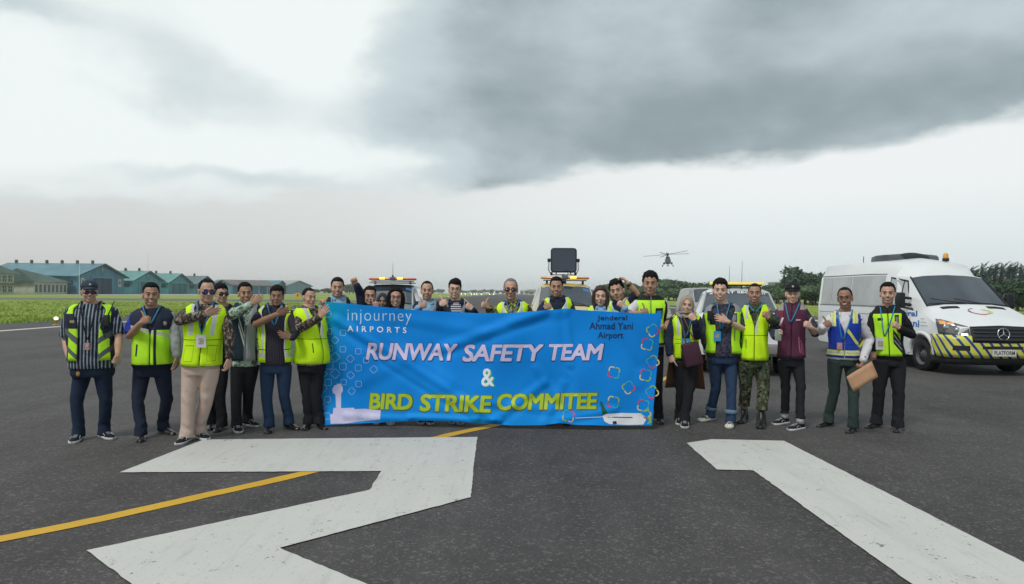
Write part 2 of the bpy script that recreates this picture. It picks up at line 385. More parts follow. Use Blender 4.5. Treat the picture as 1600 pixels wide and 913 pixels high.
# ------------------------------------------------------------------ hangars
def corr(c, s=1.4):
    def f(t):
        p = coord(t); x, y, z = sep(t, p); w = ((x + y) * (6.28 / .9)).sin() * .5 + .5
        n = noise(t, vscale(t, p, (1, 1, .2)), .25, 4)
        return mixc(t, n.step(.3, .7), tuple(q * .8 for q in c), tuple(q * 1.12 for q in c))
    return f
def bumpc(t):
    x, y, z = sep(t, coord(t)); return (((x + y) * (6.28 / .9)).sin(), .5, .05)
RoofM = {}
def hangar(y0, y1, depth, eave, apex, wc, rc, label, X=-139.0, doorw=.55, vents=6, doorc=None):
    """gable end faces the runway (+X); ridge runs along X"""
    e = empty('hangar', (X, (y0 + y1) / 2, 0), label, 'hangar'); w = (y1 - y0) / 2
    k = 'hangar_wall_%s' % (wc,); wm = mat(k, corr(wc), rough=.6, bump=bumpc); rm = mat('hangar_roof_%s' % (rc,), corr(rc), rough=.5, bump=bumpc)
    dm = mat('hangar_door_%s' % (doorc or wc,), corr(doorc or tuple(q * .55 for q in wc)), rough=.7, bump=bumpc)
    wb = MB(); wb.prism([(-w, 0), (w, 0), (w, eave), (0, apex - .35), (-w, eave)], 0, -depth, 'x'); wb.build('wall', wm, e, smooth=False)
    for s in (-1, 1):
        r = MB(); sl = (apex - eave) / w; ov = 1.2
        r.prism([(s * (w + ov), eave - sl * ov), (0, apex), (0, apex + .25), (s * (w + ov), eave - sl * ov + .25)], 1.2, -depth - .8, 'x'); ro = r.build('roof', rm, e, smooth=False)
        if s == -1:
            for i in range(vents):
                vb = MB(); vx = -depth * (i + .6) / vents; vb.tube([(vx, 0, apex), (vx, 0, apex + .55)], .28, 8, dome=False); vb.tube([(vx, 0, apex + .55), (vx, 0, apex + .95)], .5, 8)
                vb.build('roof_vent', mat('vent_metal', (.12, .11, .1), rough=.7), ro)
    dw = w * doorw; dh = eave * .88
    n = 6
    for i in range(n):
        b = MB(); yc = -dw + (i + .5) * 2 * dw / n; b.box((.1 + .08 * (i % 2), yc, dh / 2), (.12, 2 * dw / n - .12, dh)); b.build('door_panel', dm, e, smooth=False)
    b = MB(); fm = mat('hangar_trim_%s' % (wc,), tuple(min(1, q * 1.35) for q in wc), rough=.6)
    for s in (-1, 1): b.box((.2, s * (dw + .25), dh / 2 + .1), (.4, .45, dh + .2))
    b.box((.2, 0, dh + .35), (.5, 2 * dw + 1, .35)); b.build('door_frame', fm, e, smooth=False)
    b = MB()
    for s in (-1, 1):
        b.add([(1.25, s * (w + 1.2), eave - sl * 1.2 - .1), (1.25, 0, apex - .1), (1.25, 0, apex + .3), (1.25, s * (w + 1.2), eave - sl * 1.2 + .3)], [(0, 1, 2, 3)])
    b.build('bargeboard', mat('bargeboard_dark', (.05, .08, .085), rough=.7), e, smooth=False, solid=.12)
    # side wall windows toward the camera
    for i in range(5):
        b = MB(); b.box((-depth * (i + .5) / 5, -w - .03, eave * .62), (depth / 8, .08, eave * .22)); b.build('window', mat('hangar_window', (.05, .08, .09), rough=.2, spec=.6), e, smooth=False)
    em = MB(); em.ell((.22, 0, (eave + apex) / 2 + .2), (.08, .45, .7)); em.build('emblem', mat('emblem_gold', (.45, .40, .22), rough=.5), e)
    return e
tc1 = (.07, .23, .31); tr1 = (.08, .21, .26); tc2 = (.08, .30, .31); tr2 = (.10, .29, .28)
hg = hangar(218, 244.5, 31, 6.0, 10.1, tc1, tr1, 'largest blue-grey hangar with dark door, farthest left of the hangars', doorw=.42, doorc=(.03, .07, .10))
for s in (-1, 1):   # square emblem boards beside the door
    b = MB(); b.box((.12, s * 10.4, 3.9), (.16, 1.7, 2.6)); bo = b.build('emblem_board', mat('board_white', (.55, .58, .55)), hg, smooth=False)
    b = MB(); b.ell((.24, s * 10.4, 4.0), (.05, .45, .8)); b.build('emblem', mat('emblem_dark', (.08, .1, .12)), bo)
hangar(250, 270.5, 26, 5.1, 8.6, tc2, tr2, 'teal hangar with pale roof, second after the blue-grey one', vents=5)
hangar(276, 294, 24, 4.9, 8.3, tc2, tr2, 'teal hangar with shut wide door, directly left of the man in aviator sunglasses', vents=4, doorw=.75, doorc=(.05, .17, .18))
hangar(300, 318, 24, 4.6, 7.9, (.07, .24, .25), (.10, .17, .17), 'teal hangar with greyish roof, last of the teal row', vents=3)
# long low sheds further on
def shed(loc, L, D, eave, apex, wc, rc, label, rz=0.0, bays=8, cat='shed'):
    e = empty('long_shed', loc, label, cat, rz=rz); w = D / 2
    b = MB(); b.prism([(-w, 0), (w, 0), (w, eave), (0, apex - .2), (-w, eave)], -L / 2, L / 2, 'x'); b.build('wall', mat('shed_wall_%s' % (wc,), corr(wc), rough=.7), e, smooth=False)
    for s in (-1, 1):
        r = MB(); r.prism([(s * (w + .8), eave - .3), (0, apex), (0, apex + .25), (s * (w + .8), eave)], -L / 2 - .8, L / 2 + .8, 'x'); r.build('roof', mat('shed_roof_%s' % (rc,), corr(rc), rough=.6, bump=bumpc), e, smooth=False)
    for i in range(bays):
        b = MB(); x = -L / 2 + (i + .5) * L / bays; b.box((x, -w - .05, eave * .42), (L / bays * .55, .14, eave * .7)); b.build('door' if i % 2 else 'window', mat('shed_door_%d' % (i % 3), [(.04, .16, .2), (.35, .40, .36), (.05, .20, .26)][i % 3], rough=.6), e, smooth=False)
        b = MB(); b.box((x + L / bays * .5, -w - .08, eave * .5), (.4, .16, eave)); b.build('pilaster', mat('shed_pilaster', (.42, .47, .44)), e, smooth=False)
    return e
shed((-131, 335, 0), 25, 14, 4.2, 6.6, (.10, .22, .24), (.16, .15, .14), 'shed with brownish grey roof beyond the teal hangars', rz=R(60), bays=5)
shed((-143, 372, 0), 34, 16, 5.0, 7.2, (.12, .26, .30), (.07, .22, .26), 'long blue-roofed shed glimpsed between the heads on the left', rz=R(2), bays=8)
shed((-133, 392, 0), 36, 16, 4.6, 7.4, (.22, .36, .38), (.30, .32, .30), 'long grey-roofed shed with pale pilasters, farthest building of the left row', rz=R(-38), bays=9)
# two-storey office left of the hangars
def office():
    e = empty('office_building', (-143, 190, 0), 'green-roofed two-storey office with a cream window front beside the biggest hangar', 'building')
    cream = mat('cream_wall', vary((.50, .53, .42), .12, 1.0), rough=.8); rf = mat('office_roof', corr((.07, .125, .105)), rough=.7, bump=bumpc); dk = mat('office_dark', (.06, .08, .09), rough=.3, spec=.6)
    b = MB(); b.box((-6, -2, 3.0), (12, 16, 6.0)); b.build('wall', cream, e, smooth=False)
    # hipped roof
    b = MB(); b.add([(-13, -11.5, 5.8), (1.2, -11.5, 5.8), (1.2, 7.5, 5.8), (-13, 7.5, 5.8), (-6, -5, 10.3), (-6, 1, 10.3)], [(0, 1, 4), (1, 2, 5, 4), (2, 3, 5), (3, 0, 4, 5), (0, 3, 2, 1)]); b.build('roof', rf, e, smooth=False)
    for fl in (0, 1):
        for i in range(7):
            b = MB(); y = -8.9 + i * 2.25; z = 1.5 + fl * 2.9; b.box((.03, y, z), (.10, 1.35, 1.7)); w = b.build('window', dk, e, smooth=False)
            b = MB(); b.box((.09, y, z), (.05, .14, 1.7)); b.box((.09, y, z), (.05, 1.5, .14)); b.box((.09, y, z + .9), (.08, 1.5, .15)); b.build('window_frame', cream, w, smooth=False)
    for i in range(6):
        b = MB(); b.box((-11 + i * 2 - .0, -10.03, 4.4), (1.2, .1, 1.6)); b.build('window', dk, e, smooth=False)
    b = MB(); b.box((.6, -2, 2.95), (1.4, 16.4, .2)); b.build('ledge', mat('office_ledge', (.10, .13, .13)), e, smooth=False)
office()
def annex():
    e = empty('annex_building', (-141, 209, 0), 'low green-roofed annex with a row of narrow pale bays, between office and big hangar', 'building')
    cream = mat('cream_wall'); rf = mat('office_roof'); dk = mat('office_dark')
    b = MB(); b.box((-5, 0, 1.9), (10, 15, 3.8)); b.build('wall', cream, e, smooth=False)
    b = MB(); b.add([(-11, -8.6, 3.7), (1.2, -8.6, 3.7), (1.2, 8.4, 3.7), (-11, 8.4, 3.7), (-5, -8, 7.6), (-5, 2.5, 6.2)], [(0, 1, 4), (1, 2, 5, 4), (2, 3, 5), (3, 0, 4, 5), (0, 3, 2, 1)]); b.build('roof', rf, e, smooth=False)
    for i in range(8):
        b = MB(); b.box((.04, -6.6 + i * 1.85, 1.7), (.1, .9, 2.2)); b.build('window', dk, e, smooth=False)
annex()
def house():
    e = empty('green_house', (-134, 165, 0), 'dark green hip-roofed building cut by the left edge of the photo', 'building')
    b = MB(); b.box((-6, 0, 2.6), (12, 17, 5.2)); b.build('wall', mat('green_wall', vary((.13, .19, .18), .1, .5)), e, smooth=False)
    b = MB(); b.add([(-14, -11, 4.9), (1.4, -11, 4.9), (1.4, 10, 4.9), (-14, 10, 4.9), (-6, -3, 8.6), (-6, 2, 8.6)], [(0, 1, 4), (1, 2, 5, 4), (2, 3, 5), (3, 0, 4, 5), (0, 3, 2, 1)]); b.build('roof', mat('office_roof'), e, smooth=False)
    for i in range(4):
        b = MB(); b.box((.04, -6 + i * 4, 2.2), (.1, 1.8, 1.8)); b.build('window', mat('office_dark'), e, smooth=False)
    b = MB(); b.box((.2, -2, .9), (.5, 18, 1.8)); b.build('low_wall', mat('grey_low_wall', (.10, .12, .13)), e, smooth=False)
house()
b = MB(); b.tube([(0, 0, 0), (0, 0, 9.0)], [.12, .05], 8); fp = b.build('flagpole', mat('pole_white', (.7, .7, .7)), loc=(-128, 202, 0)); tag(fp, 'thin white flagpole in front of the cream office and annex', 'flagpole')
b = MB(); b.tube([(0, 0, 0), (0, 0, 18)], [.10, .04], 6); fp = b.build('radio_mast', mat('mast_grey', (.4, .4, .4)), loc=(-160, 300, 0)); tag(fp, 'thin radio mast rising behind the biggest hangar roof', 'mast')
# ------------------------------------------------------------------ trees
def leafmat(key, a, b_):
    return mat(key, lambda t: mixc(t, noise(t, coord(t), .9, 3).step(.35, .65), a, b_), rough=.75, spec=.25)
LM = [leafmat('leaves_dark', (.032, .068, .042), (.068, .118, .068)), leafmat('leaves_mid', (.048, .095, .045), (.095, .15, .07)), leafmat('leaves_blue', (.028, .055, .050), (.058, .096, .085))]
BARK = mat('bark', vary((.10, .08, .06), .3, 3), rough=.9)
def crown_mesh(seed, n, rx, rz, zc, leaf, lobes=9, lm=0, lean=0.0, spray=False):
    r = np.random.default_rng(seed); V, F = [], []
    L = []
    for i in range(lobes):
        a = r.uniform(0, 6.28); q = r.uniform(.2, .8); L.append((math.cos(a) * rx * q, math.sin(a) * rx * q, zc + r.uniform(-.65, .75) * rz, r.uniform(.28, .5)))
    L.append((0, 0, zc, .6))
    for k in range(n):
        lx, ly, lz, lr = L[r.integers(len(L))]; d = unit(r.normal(size=3)); q = lr * (r.uniform(.45, 1.05))
        p = np.array([lx + d[0] * q * rx, ly + d[1] * q * rx, lz + d[2] * q * rz * 1.0])
        if p[2] < .15: p[2] = .15 + r.random() * .5
        nrm = unit(d + r.normal(size=3) * .7); u = unit(np.cross(nrm, r.normal(size=3))); w = np.cross(nrm, u); s = leaf * r.uniform(.5, 1.3); i = len(V)
        if spray: u = unit(np.array([.5 + lean, 0, 1.0]) + r.normal(size=3) * .35); w = unit(np.cross(u, r.normal(size=3))); V += list(map(tuple, (p - w * s * .12, p + w * s * .12, p + u * s * 1.6 + w * .02, p + u * s * 1.5 - w * .05)))
        else: V += list(map(tuple, (p - u * s - w * s * .3, p + w * s * .7 - u * .2 * s, p + u * s + w * s * .2, p - w * s * .6)))
        F.append((i, i + 1, i + 2, i + 3))
    me = bpy.data.meshes.new('crown'); me.from_pydata(V, [], F); me.materials.append(LM[lm]); return me
def trunk_mesh(seed, h, r0, rx):
    r = np.random.default_rng(seed); b = MB(); b.tube([(0, 0, -.1), (.05 * h * .3, 0, h * .35), (r.normal() * .1, 0, h * .8)], [r0, r0 * .7, r0 * .25], 7)
    for i in range(5):
        a = r.uniform(0, 6.28); z = h * r.uniform(.25, .6); b.tube([(0, 0, z), (math.cos(a) * rx * .5, math.sin(a) * rx * .5, z + h * .22)], [r0 * .4, r0 * .12], 5)
    o = b.build('trunk', BARK); me = o.data; bpy.data.objects.remove(o); return me
TV = []
ZONES = [(525, 'right of the banner-gripping man at far left of the banner'), (600, 'around the raised fist'), (690, 'right of the red-orange light bar'), (760, 'beside the young man in thin glasses'), (830, 'behind the grey-haired man'), (905, 'left of the loudspeaker vehicle'), (985, 'behind the two heads at the right of the banner'), (1042, 'behind the tall man in white shirt'), (1100, 'behind the woman in beige headscarf'), (1150, 'behind the man in cream sneakers'), (1205, 'behind the man in camouflage trousers'), (1262, 'behind the man in maroon vest'), (1e9, 'at the rear end of the white van')]
def zone(px): return next(z for lim, z in ZONES if px < lim)
for i, (n, rx, rz, zc, leaf, lm) in enumerate([(2600, 4.0, 3.4, 4.4, .34, 0), (2600, 5.2, 3.2, 4.0, .36, 1), (2400, 3.4, 4.2, 5.0, .32, 2), (2600, 4.6, 3.8, 4.6, .36, 0), (1800, 5.5, 2.6, 3.0, .42, 1)]):
    TV.append((crown_mesh(20 + i, n, rx, rz, zc, leaf, lm=lm), trunk_mesh(40 + i, zc * 1.5, .28, rx), zc + rz))
def tree(x, y, H, var, label, group, wide=1.0, name='broadleaf_tree', TVs=None):
    cm, tm, h0 = (TVs or TV)[var]; s = H / h0
    e = empty(name, (x, y, -.03), label, 'tree', group, rz=random.uniform(0, 6.28) if TVs is None else 0); e.scale = (s * wide, s * wide, s)
    for nm, me in (('crown', cm), ('trunk', tm)):
        o = bpy.data.objects.new(nm, me); COL.objects.link(o); o.parent = e
    return e
# right hand belt, from beside the banner's end to behind the van
gR = 'broadleaf trees in the belt beyond the right side of the runway'
for i in range(46):
    px = 938 + i * 8.2; f = i / 45
    Y = 235 * (1 - f) + 128 * f + random.uniform(-8, 12); X = (px - 800) / FPX * Y
    top = np.interp(px, [930, 965, 1000, 1035, 1070, 1130, 1200, 1225, 1260, 1285, 1320], [448, 441, 446, 437, 441, 446, 447, 443, 424, 428, 440])
    H = (460.5 + .0094 * (px - 960) - top) * Y / FPX + CAMH + random.uniform(-.5, .6)
    tree(X, Y, max(2.5, H), random.randrange(5), 'bushy belt tree ' + zone(px), gR, random.uniform(.9, 1.2))
tree(28.6 * 2.02, 138, 7.9, 3, 'tall round-crowned tree standing highest above the belt, left of the white van', None, 1.0)
# bright shrub fringe low in front of the belt
gB = 'low bushes at the foot of the right tree belt'
for i in range(34):
    px = 945 + i * 11.2; Y = np.interp(px, [945, 1320], [205, 112]) + random.uniform(-4, 4)
    tree((px - 800) / FPX * Y, Y, random.uniform(2.2, 3.6), 4, 'low leafy bush ' + zone(px), gB, random.uniform(1.2, 1.7), name='bush')
# distant belt straight ahead and on the left
gF = 'far trees along the horizon beyond the runway end'
for i in range(74):
    px = 470 + i * 7.0 + random.uniform(-3, 3); f = i / 73; Y = np.interp(px, [470, 560, 700, 880, 980], [420, 560, 1150, 1050, 330]) * random.uniform(.95, 1.08)
    top = np.interp(px, [470, 500, 530, 548, 560, 600, 680, 720, 760, 800, 850, 980], [449, 452, 449, 444, 451, 452, 452, 453.5, 453, 454, 455, 452]) + random.uniform(-1.2, 1.2)
    hz = 458.6 + .0094 * (px - 800)
    tree((px - 800) / FPX * Y, Y, max(3, (hz - top) * Y / FPX + CAMH), random.randrange(5), 'small hazy horizon tree ' + zone(px), gF, random.uniform(1.1, 1.9))
# feathery casuarinas leaning right, behind the van
TC = []
for i in range(3):
    def cas(seed):
        r = np.random.default_rng(seed); V, F = [], []
        for b in range(66):                  # long rising sprays
            z0 = r.uniform(.6, 7.0); a = r.uniform(0, 6.28); Lb = r.uniform(1.6, 3.4) * (1.1 - z0 / 13); d = unit(np.array([math.cos(a) * .6 + .55, math.sin(a) * .6, r.uniform(.7, 1.3)]))
            base = np.array([z0 * .12, 0, z0])
            for k in range(46):
                q = k / 46; p = base + d * Lb * q + np.array([.5, 0, -.15]) * q * q + r.normal(size=3) * .13 * (1.2 - q * .8)
                u = unit(d + r.normal(size=3) * .45 + np.array([.3, 0, 0])); w = unit(np.cross(u, r.normal(size=3))); s = r.uniform(.22, .5); i = len(V)
                V += list(map(tuple, (p - w * .05, p + w * .05, p + u * s))); F.append((i, i + 1, i + 2))
        me = bpy.data.meshes.new('crown'); me.from_pydata(V, [], F); me.materials.append(LM[2]); return me
    TC.append((cas(70 + i), trunk_mesh(80 + i, 7.5, .16, .8), 9.3))
gC = 'feathery casuarina trees behind the van on the right'
for i in range(16):
    px = 1508 + i * 10; Y = 92 + random.uniform(-6, 8); H = np.interp(px, [1508, 1545, 1600, 1660], [6.2, 7.3, 7.6, 8]) + random.uniform(-.7, .5)
    tree((px - 800) / FPX * Y, Y, H, i % 3, 'feathery dark casuarina leaning right ' + ('just above the van windscreen' if px < 1550 else 'at the right edge beyond the van'), gC, random.uniform(.8, 1.0), name='casuarina_tree', TVs=TC)
for i in range(14):
    px = 1500 + i * 13; Y = 84 + random.uniform(-3, 3)
    tree((px - 800) / FPX * Y, Y, random.uniform(3.2, 4.6), random.choice([0, 1, 3]), 'round bush below the casuarinas ' + ('behind the van windscreen' if px < 1560 else 'beyond the far mirror of the van'), 'bushes below the casuarinas', 1.1, name='bush')
# pale building above the belt
e = empty('terrace_building', (66.5, 168, 0), 'pale flat-roofed building showing above the tree belt on the right', 'building')
for (x, z, w, h) in ((0, 3.9, 5.2, 1.7), (1.4, 5.1, 2.4, .9), (0, 1.5, 5.4, 3)):
    b = MB(); b.box((x, 0, z), (w, 5, h)); b.build('wall', mat('pale_wall', vary((.5, .52, .5), .1, .4)), e, smooth=False)
for i in range(6):
    b = MB(); b.box((-2.1 + i * .8, -2.55, 4.0), (.45, .1, .7)); b.build('window', mat('office_dark'), e, smooth=False)
for (x, z, w) in ((0, 4.85, 5.6), (1.4, 5.65, 2.8)):
    b = MB(); b.box((x, 0, z), (w, 5.6, .2)); b.build('roof', mat('slab_white', (.65, .66, .64)), e, smooth=False)
# airfield furniture
lampm = mat('lamp_housing', (.45, .33, .10), rough=.5)
def edge_light(x, y, label, group, lit=True):
    e = empty('runway_edge_light', (x, y, 0), label, 'runway light', group)
    b = MB(); b.tube([(0, 0, 0), (0, 0, .03)], [.14, .13], 12, dome=False); b.tube([(0, 0, .03), (0, 0, .16)], .035, 8, dome=False); b.tube([(0, 0, .15), (0, 0, .24)], .075, 12, dome=False); b.build('housing', lampm, e)
    b = MB(); b.ell((0, 0, .29), (.085, .085, .075)); b.build('lens', mat('lamp_lens', (.9, .88, .8), rough=.3, emit=(1, .93, .78), estr=1.6), e)
edge_light(-19.55, 29.3, 'small lit amber edge light standing on the left runway shoulder', None)
for k in range(1, 9):
    y = 29.3 + 60 * k; edge_light(-19.55, y, 'distant lit runway edge light beyond the people', 'distant runway edge lights'); edge_light(20.3, y, 'distant lit runway edge light beyond the people', 'distant runway edge lights')
lm_ = mat('approach_lamp', (.9, .9, .85), emit=(1, .97, .9), estr=3.0)
for px in (721, 727, 736.5, 741, 745, 752, 765, 771):
    Y = 560; b = MB(); b.ell((0, 0, .6), (.32, .3, .30)); o = b.build('approach_light', lm_, loc=((px - 800) / FPX * Y, Y, 0)); tag(o, 'bright far-off white light on the runway horizon behind the people', 'light', 'far bright runway lights')
    b = MB(); b.tube([(0, 0, 0), (0, 0, .5)], .08, 6); b.build('post', mat('mast_grey'), o)
e = empty('taxiway_sign', (at(465, 468, 118)[0], 118, 0), 'small orange-yellow taxiway sign in the grass behind the men on the left', 'sign')
b = MB(); b.box((0, 0, .85), (.85, .12, .85)); b.build('panel', mat('sign_amber', (.75, .40, .05)), e, smooth=False)
b = MB(); b.box((0, -.07, .85), (.12, .02, .45)); b.box((.1, -.07, .95), (.22, .02, .1)); b.build('arrow', mat('black_paint', (.02, .02, .02)), e, smooth=False)
for sx_ in (-.3, .3): b = MB(); b.tube([(sx_, 0, 0), (sx_, 0, .5)], .04, 6); b.build('leg', mat('mast_grey'), e)
# far airport terminal, pale strip at the horizon
e = empty('terminal_building', (70, 1250, 0), 'long low white building at the end of the runway', 'building')
b = MB(); b.box((0, 0, 4), (110, 20, 8)); b.build('wall', mat('pale_wall'), e, smooth=False); b = MB(); b.box((-12, 0, 9), (60, 24, 1.6)); b.build('roof', mat('slab_white'), e, smooth=False)

# haze over the airfield
hb = MB(); hb.box((0, 950, 13.5), (3900, 2600, 29.2)); hz_o = hb.build('haze', [], smooth=False); hz_o['kind'] = 'stuff'
hm_ = bpy.data.materials.new('haze_air'); hm_.use_nodes = True; ht_ = hm_.node_tree
for n_ in list(ht_.nodes):
    if n_.type == 'BSDF_PRINCIPLED': ht_.nodes.remove(n_)
pv = ht_.nodes.new('ShaderNodeVolumePrincipled'); pv.inputs['Color'].default_value = (.95, .98, 1, 1); pv.inputs['Density'].default_value = .00034; pv.inputs['Anisotropy'].default_value = .2
ht_.links.new(pv.outputs[0], ht_.nodes['Material Output'].inputs['Volume']); hz_o.data.materials.append(hm_)
# ================================================================== lettering
BF = None
def text_mesh(s, size=1.0, shear=0.0, offset=0.0, spacing=1.0):
    c = bpy.data.curves.new('lettering', 'FONT'); c.body = s; c.size = size; c.shear = shear; c.offset = offset; c.space_character = spacing
    c.resolution_u = 3; c.align_x = 'LEFT'
    o = bpy.data.objects.new('tmp', c); COL.objects.link(o)
    dg = bpy.context.evaluated_depsgraph_get(); me = bpy.data.meshes.new_from_object(o.evaluated_get(dg), depsgraph=dg)
    bpy.data.objects.remove(o); bpy.data.curves.remove(c)
    V = np.array([v.co[:2] for v in me.vertices]); F = [list(p.vertices) for p in me.polygons]; bpy.data.meshes.remove(me)
    return V, F
def bisected(V, F, sx, sy):
    """cut a flat 2D mesh by a grid so that it can follow a folded surface"""
    b = bmesh.new(); vs = [b.verts.new((v[0], v[1], 0)) for v in V]
    for f in F:
        try: b.faces.new([vs[i] for i in f])
        except ValueError: pass
    x0, y0 = V.min(0); x1, y1 = V.max(0)
    for x in np.arange(x0 + sx, x1, sx): bmesh.ops.bisect_plane(b, geom=b.verts[:] + b.edges[:] + b.faces[:], plane_co=(x, 0, 0), plane_no=(1, 0, 0))
    for y in np.arange(y0 + sy, y1, sy): bmesh.ops.bisect_plane(b, geom=b.verts[:] + b.edges[:] + b.faces[:], plane_co=(0, y, 0), plane_no=(0, 1, 0))
    b.verts.index_update(); V2 = np.array([v.co[:2] for v in b.verts]); F2 = [[v.index for v in f.verts] for f in b.faces]; b.free()
    return V2, F2
# ================================================================== banner
BY = 7.86
creases = [((525, 500), (770, 655), 7, .034), ((560, 505), (700, 600), 12, .022), ((600, 560), (745, 652), 6, .03), ((690, 545), (850, 487), 8, .028), ((640, 500), (760, 520), 9, .012),
           ((838, 575), (872, 622), 7, .014), ((775, 655), (850, 598), 7, .02), ((850, 660), (880, 600), 7, .014), ((886, 487), (892, 570), 6, .018), ((700, 622), (860, 640), 7, .012), ((505, 480), (560, 640), 9, .018),
           ((640, 652), (780, 658), 5, .026), ((900, 560), (905, 640), 8, .008), ((960, 500), (1000, 560), 9, .01), ((1000, 600), (1030, 500), 9, .01), ((880, 655), (960, 640), 6, .016), ((800, 500), (880, 486), 9, .014), ((560, 600), (640, 560), 10, .01), ((540, 650), (640, 655), 5, .018)]
def by(px, py):
    f = .035 * math.sin(px * .011 + 1) + .02 * math.sin(px * .03 + py * .013) + .012 * math.sin(px * .021 - py * .05 + 2) + .005 * math.sin(px * .09 + py * .04)
    for (ax, ay), (bx, by_), w, a in creases:
        ux, uy = bx - ax, by_ - ay; L = ux * ux + uy * uy; k = ((px - ax) * ux + (py - ay) * uy) / L; kc = min(1, max(0, k))
        dd = (px - ax - kc * ux) * -uy + (py - ay - kc * uy) * ux; dd = dd / math.sqrt(L); e = math.hypot(px - ax - kc * ux, py - ay - kc * uy)
        a = a * .72; f -= a * math.exp(-(e / w) ** 2) * (1 if abs(dd) >= 0 else 1); f += a * .6 * math.exp(-((e - w * 1.5) / (w * .8)) ** 2) * (1 if dd > 0 else .4)
    f += .10 * max(0, (560 - px) / 60) ** 1.3 * .35
    low = max(0, (py - 560) / 104); f -= .05 * low * low
    return BY + f * 1.0
def bp(px, py, off=0.0): return at(px, py, by(px, py) - off)
topx = [504, 512, 560, 640, 700, 745, 800, 845, 868, 885, 905, 1000, 1034]; topy = [474, 472, 476, 484, 487.5, 489.5, 489, 485.5, 484, 482, 484.5, 490, 489.5]
botx = [500, 505, 560, 650, 700, 745, 800, 850, 875, 900, 960, 1018]; boty = [655, 664.5, 662, 657.5, 658, 661.5, 665, 664.5, 661, 664, 665.5, 665]
rows = []
for i in range(221):
    u = i / 220; tx = 508 + (1034 - 508) * u; bx = 499.5 + (1018.5 - 499.5) * u
    ty = np.interp(tx, topx, topy); byy = np.interp(bx, botx, boty)
    rows.append([bp(tx + (bx - tx) * v + (2.2 * math.sin(v * 7) if u < .02 else 0), ty + (byy - ty) * v) for v in np.linspace(0, 1, 91)])
def banner_col(t):
    x, y, z = sep(t, coord(t)); n = noise(t, coord(t), .9, 2)
    k = (x + (z - .8) * -.25 + (n - .5) * .5)
    c = mixc(t, k.step(-2.5, -1.75), (.0, .31, .48), (.005, .235, .74))
    c = mixc(t, ((x + z * .8).step(-1.9, -.6)).inv() * .25, c, (.0, .22, .70))
    return mixc(t, z.step(.0, .6).inv() * .5, c, (.008, .30, .80))
M_ban = mat('banner_cloth', banner_col, rough=.6, spec=.12, bump=lambda t: (noise(t, vscale(t, coord(t), (1, 1, 1)), 14, 4, .6), .25, .01))
mb = MB(); mb.grid(rows); ban = mb.build('banner', M_ban, fix=False)
tag(ban, 'long bright blue cloth banner held up by the group, reading RUNWAY SAFETY TEAM', 'banner')
def inks(name, c): return mat('ink_' + name, vary(c, .06, 9), rough=.5, spec=.35)
def btext(s, box, ink, name='lettering', shear=0.0, offset=0.0, spacing=1.0, off=.004, tilt=0.0, outline=None):
    x0, y0, x1, y1 = box
    V, F = text_mesh(s, 1.0, shear, min(offset, 0), spacing)
    a, b_ = V.min(0), V.max(0); bw = max(0, offset) * 1000; sx = (x1 - x0 - bw) / (b_[0] - a[0]); sy = (y1 - y0 - bw) / (b_[1] - a[1])
    V, F = bisected(V, F, 4 / sx, 4 / sy); m = MB()
    sh = [(0, 0)] if bw == 0 else [(bw * i, bw * j) for i, j in ((0, 0), (1, 0), (0, 1), (1, 1), (.5, .5), (.5, 0), (0, .5), (1, .5), (.5, 1))][:9 if bw > 1.5 else 5]
    for k, (ox, oy) in enumerate(sh):
        m.add([bp(x0 + ox + (v[0] - a[0]) * sx, y1 - bw + oy - (v[1] - a[1]) * sy + tilt * (v[0] - a[0]) * sx, off * .5 + k * .0001) for v in V], F)
    return m.build(name, ink, ban, fix=False, smooth=True)
lil, dkb, yg, wh, teal = inks('lilac', (.60, .55, .80)), inks('deep_blue', (.0, .05, .22)), inks('yellow_green', (.40, .55, .03)), inks('white', (.78, .80, .85)), inks('teal', (.05, .45, .30))
pale2 = inks('faint_blue', (.28, .52, .78))
navy, pale, dgreen = inks('navy', (.01, .025, .09)), inks('pale_blue', (.52, .68, .85)), inks('olive', (.08, .13, .02))
for s, bx, sh in (("RUNWAY", (571, 535, 716, 563), .18), ("SAFETY", (722, 538, 850, 566), .18), ("TEAM", (857, 537, 944, 564), .18)):
    tl = .012 if s == "RUNWAY" else -.005
    btext(s, (bx[0] - .4, bx[1] - .4, bx[2] + 1.2, bx[3] + 1.2), dkb, 'lettering_outline', sh, .0030, .95, .003, tl); btext(s, (bx[0]+.5,bx[1]+.5,bx[2]-.5,bx[3]-.5), lil, 'lettering', sh, .0019, .95, .0065, tl)
for s, bx in (("BIRD", (576, 614, 645, 640)), ("STRIKE", (655, 615.5, 769, 643.5)), ("COMMITEE", (776, 615, 934, 642))):
    tl = .02 if s in ("BIRD", "STRIKE") else -.012
    btext(s, (bx[0] - .4, bx[1] - .4, bx[2] + 1.2, bx[3] + 1.2), dgreen, 'lettering_outline', .1, .0033, .95, .003, tl); btext(s, (bx[0]+.5,bx[1]+.5,bx[2]-.5,bx[3]-.5), yg, 'lettering', .1, .0021, .95, .0065, tl)
btext("&", (754, 577, 774, 605), teal, 'lettering_outline', 0, .0014, 1, .003); btext("&", (752, 576, 772, 604), wh, 'lettering', 0, .0008, 1, .006)
btext("injourney", (543, 484, 643, 507), pale, 'lettering', 0, -.012, 1.12, .005, .012)
btext("AIRPORTS", (543, 509, 635, 518), wh, 'lettering', 0, .0003, 1.7, .005, .03)
btext("Jenderal", (933, 493, 980, 503), navy, 'lettering', 0, .0004, 1, .005); btext("Ahmad Yani", (921, 504, 989, 515), navy, 'lettering', 0, .0004, 1, .005); btext("Airport", (934, 519, 974, 532), navy, 'lettering', 0, .0004, 1, .005)
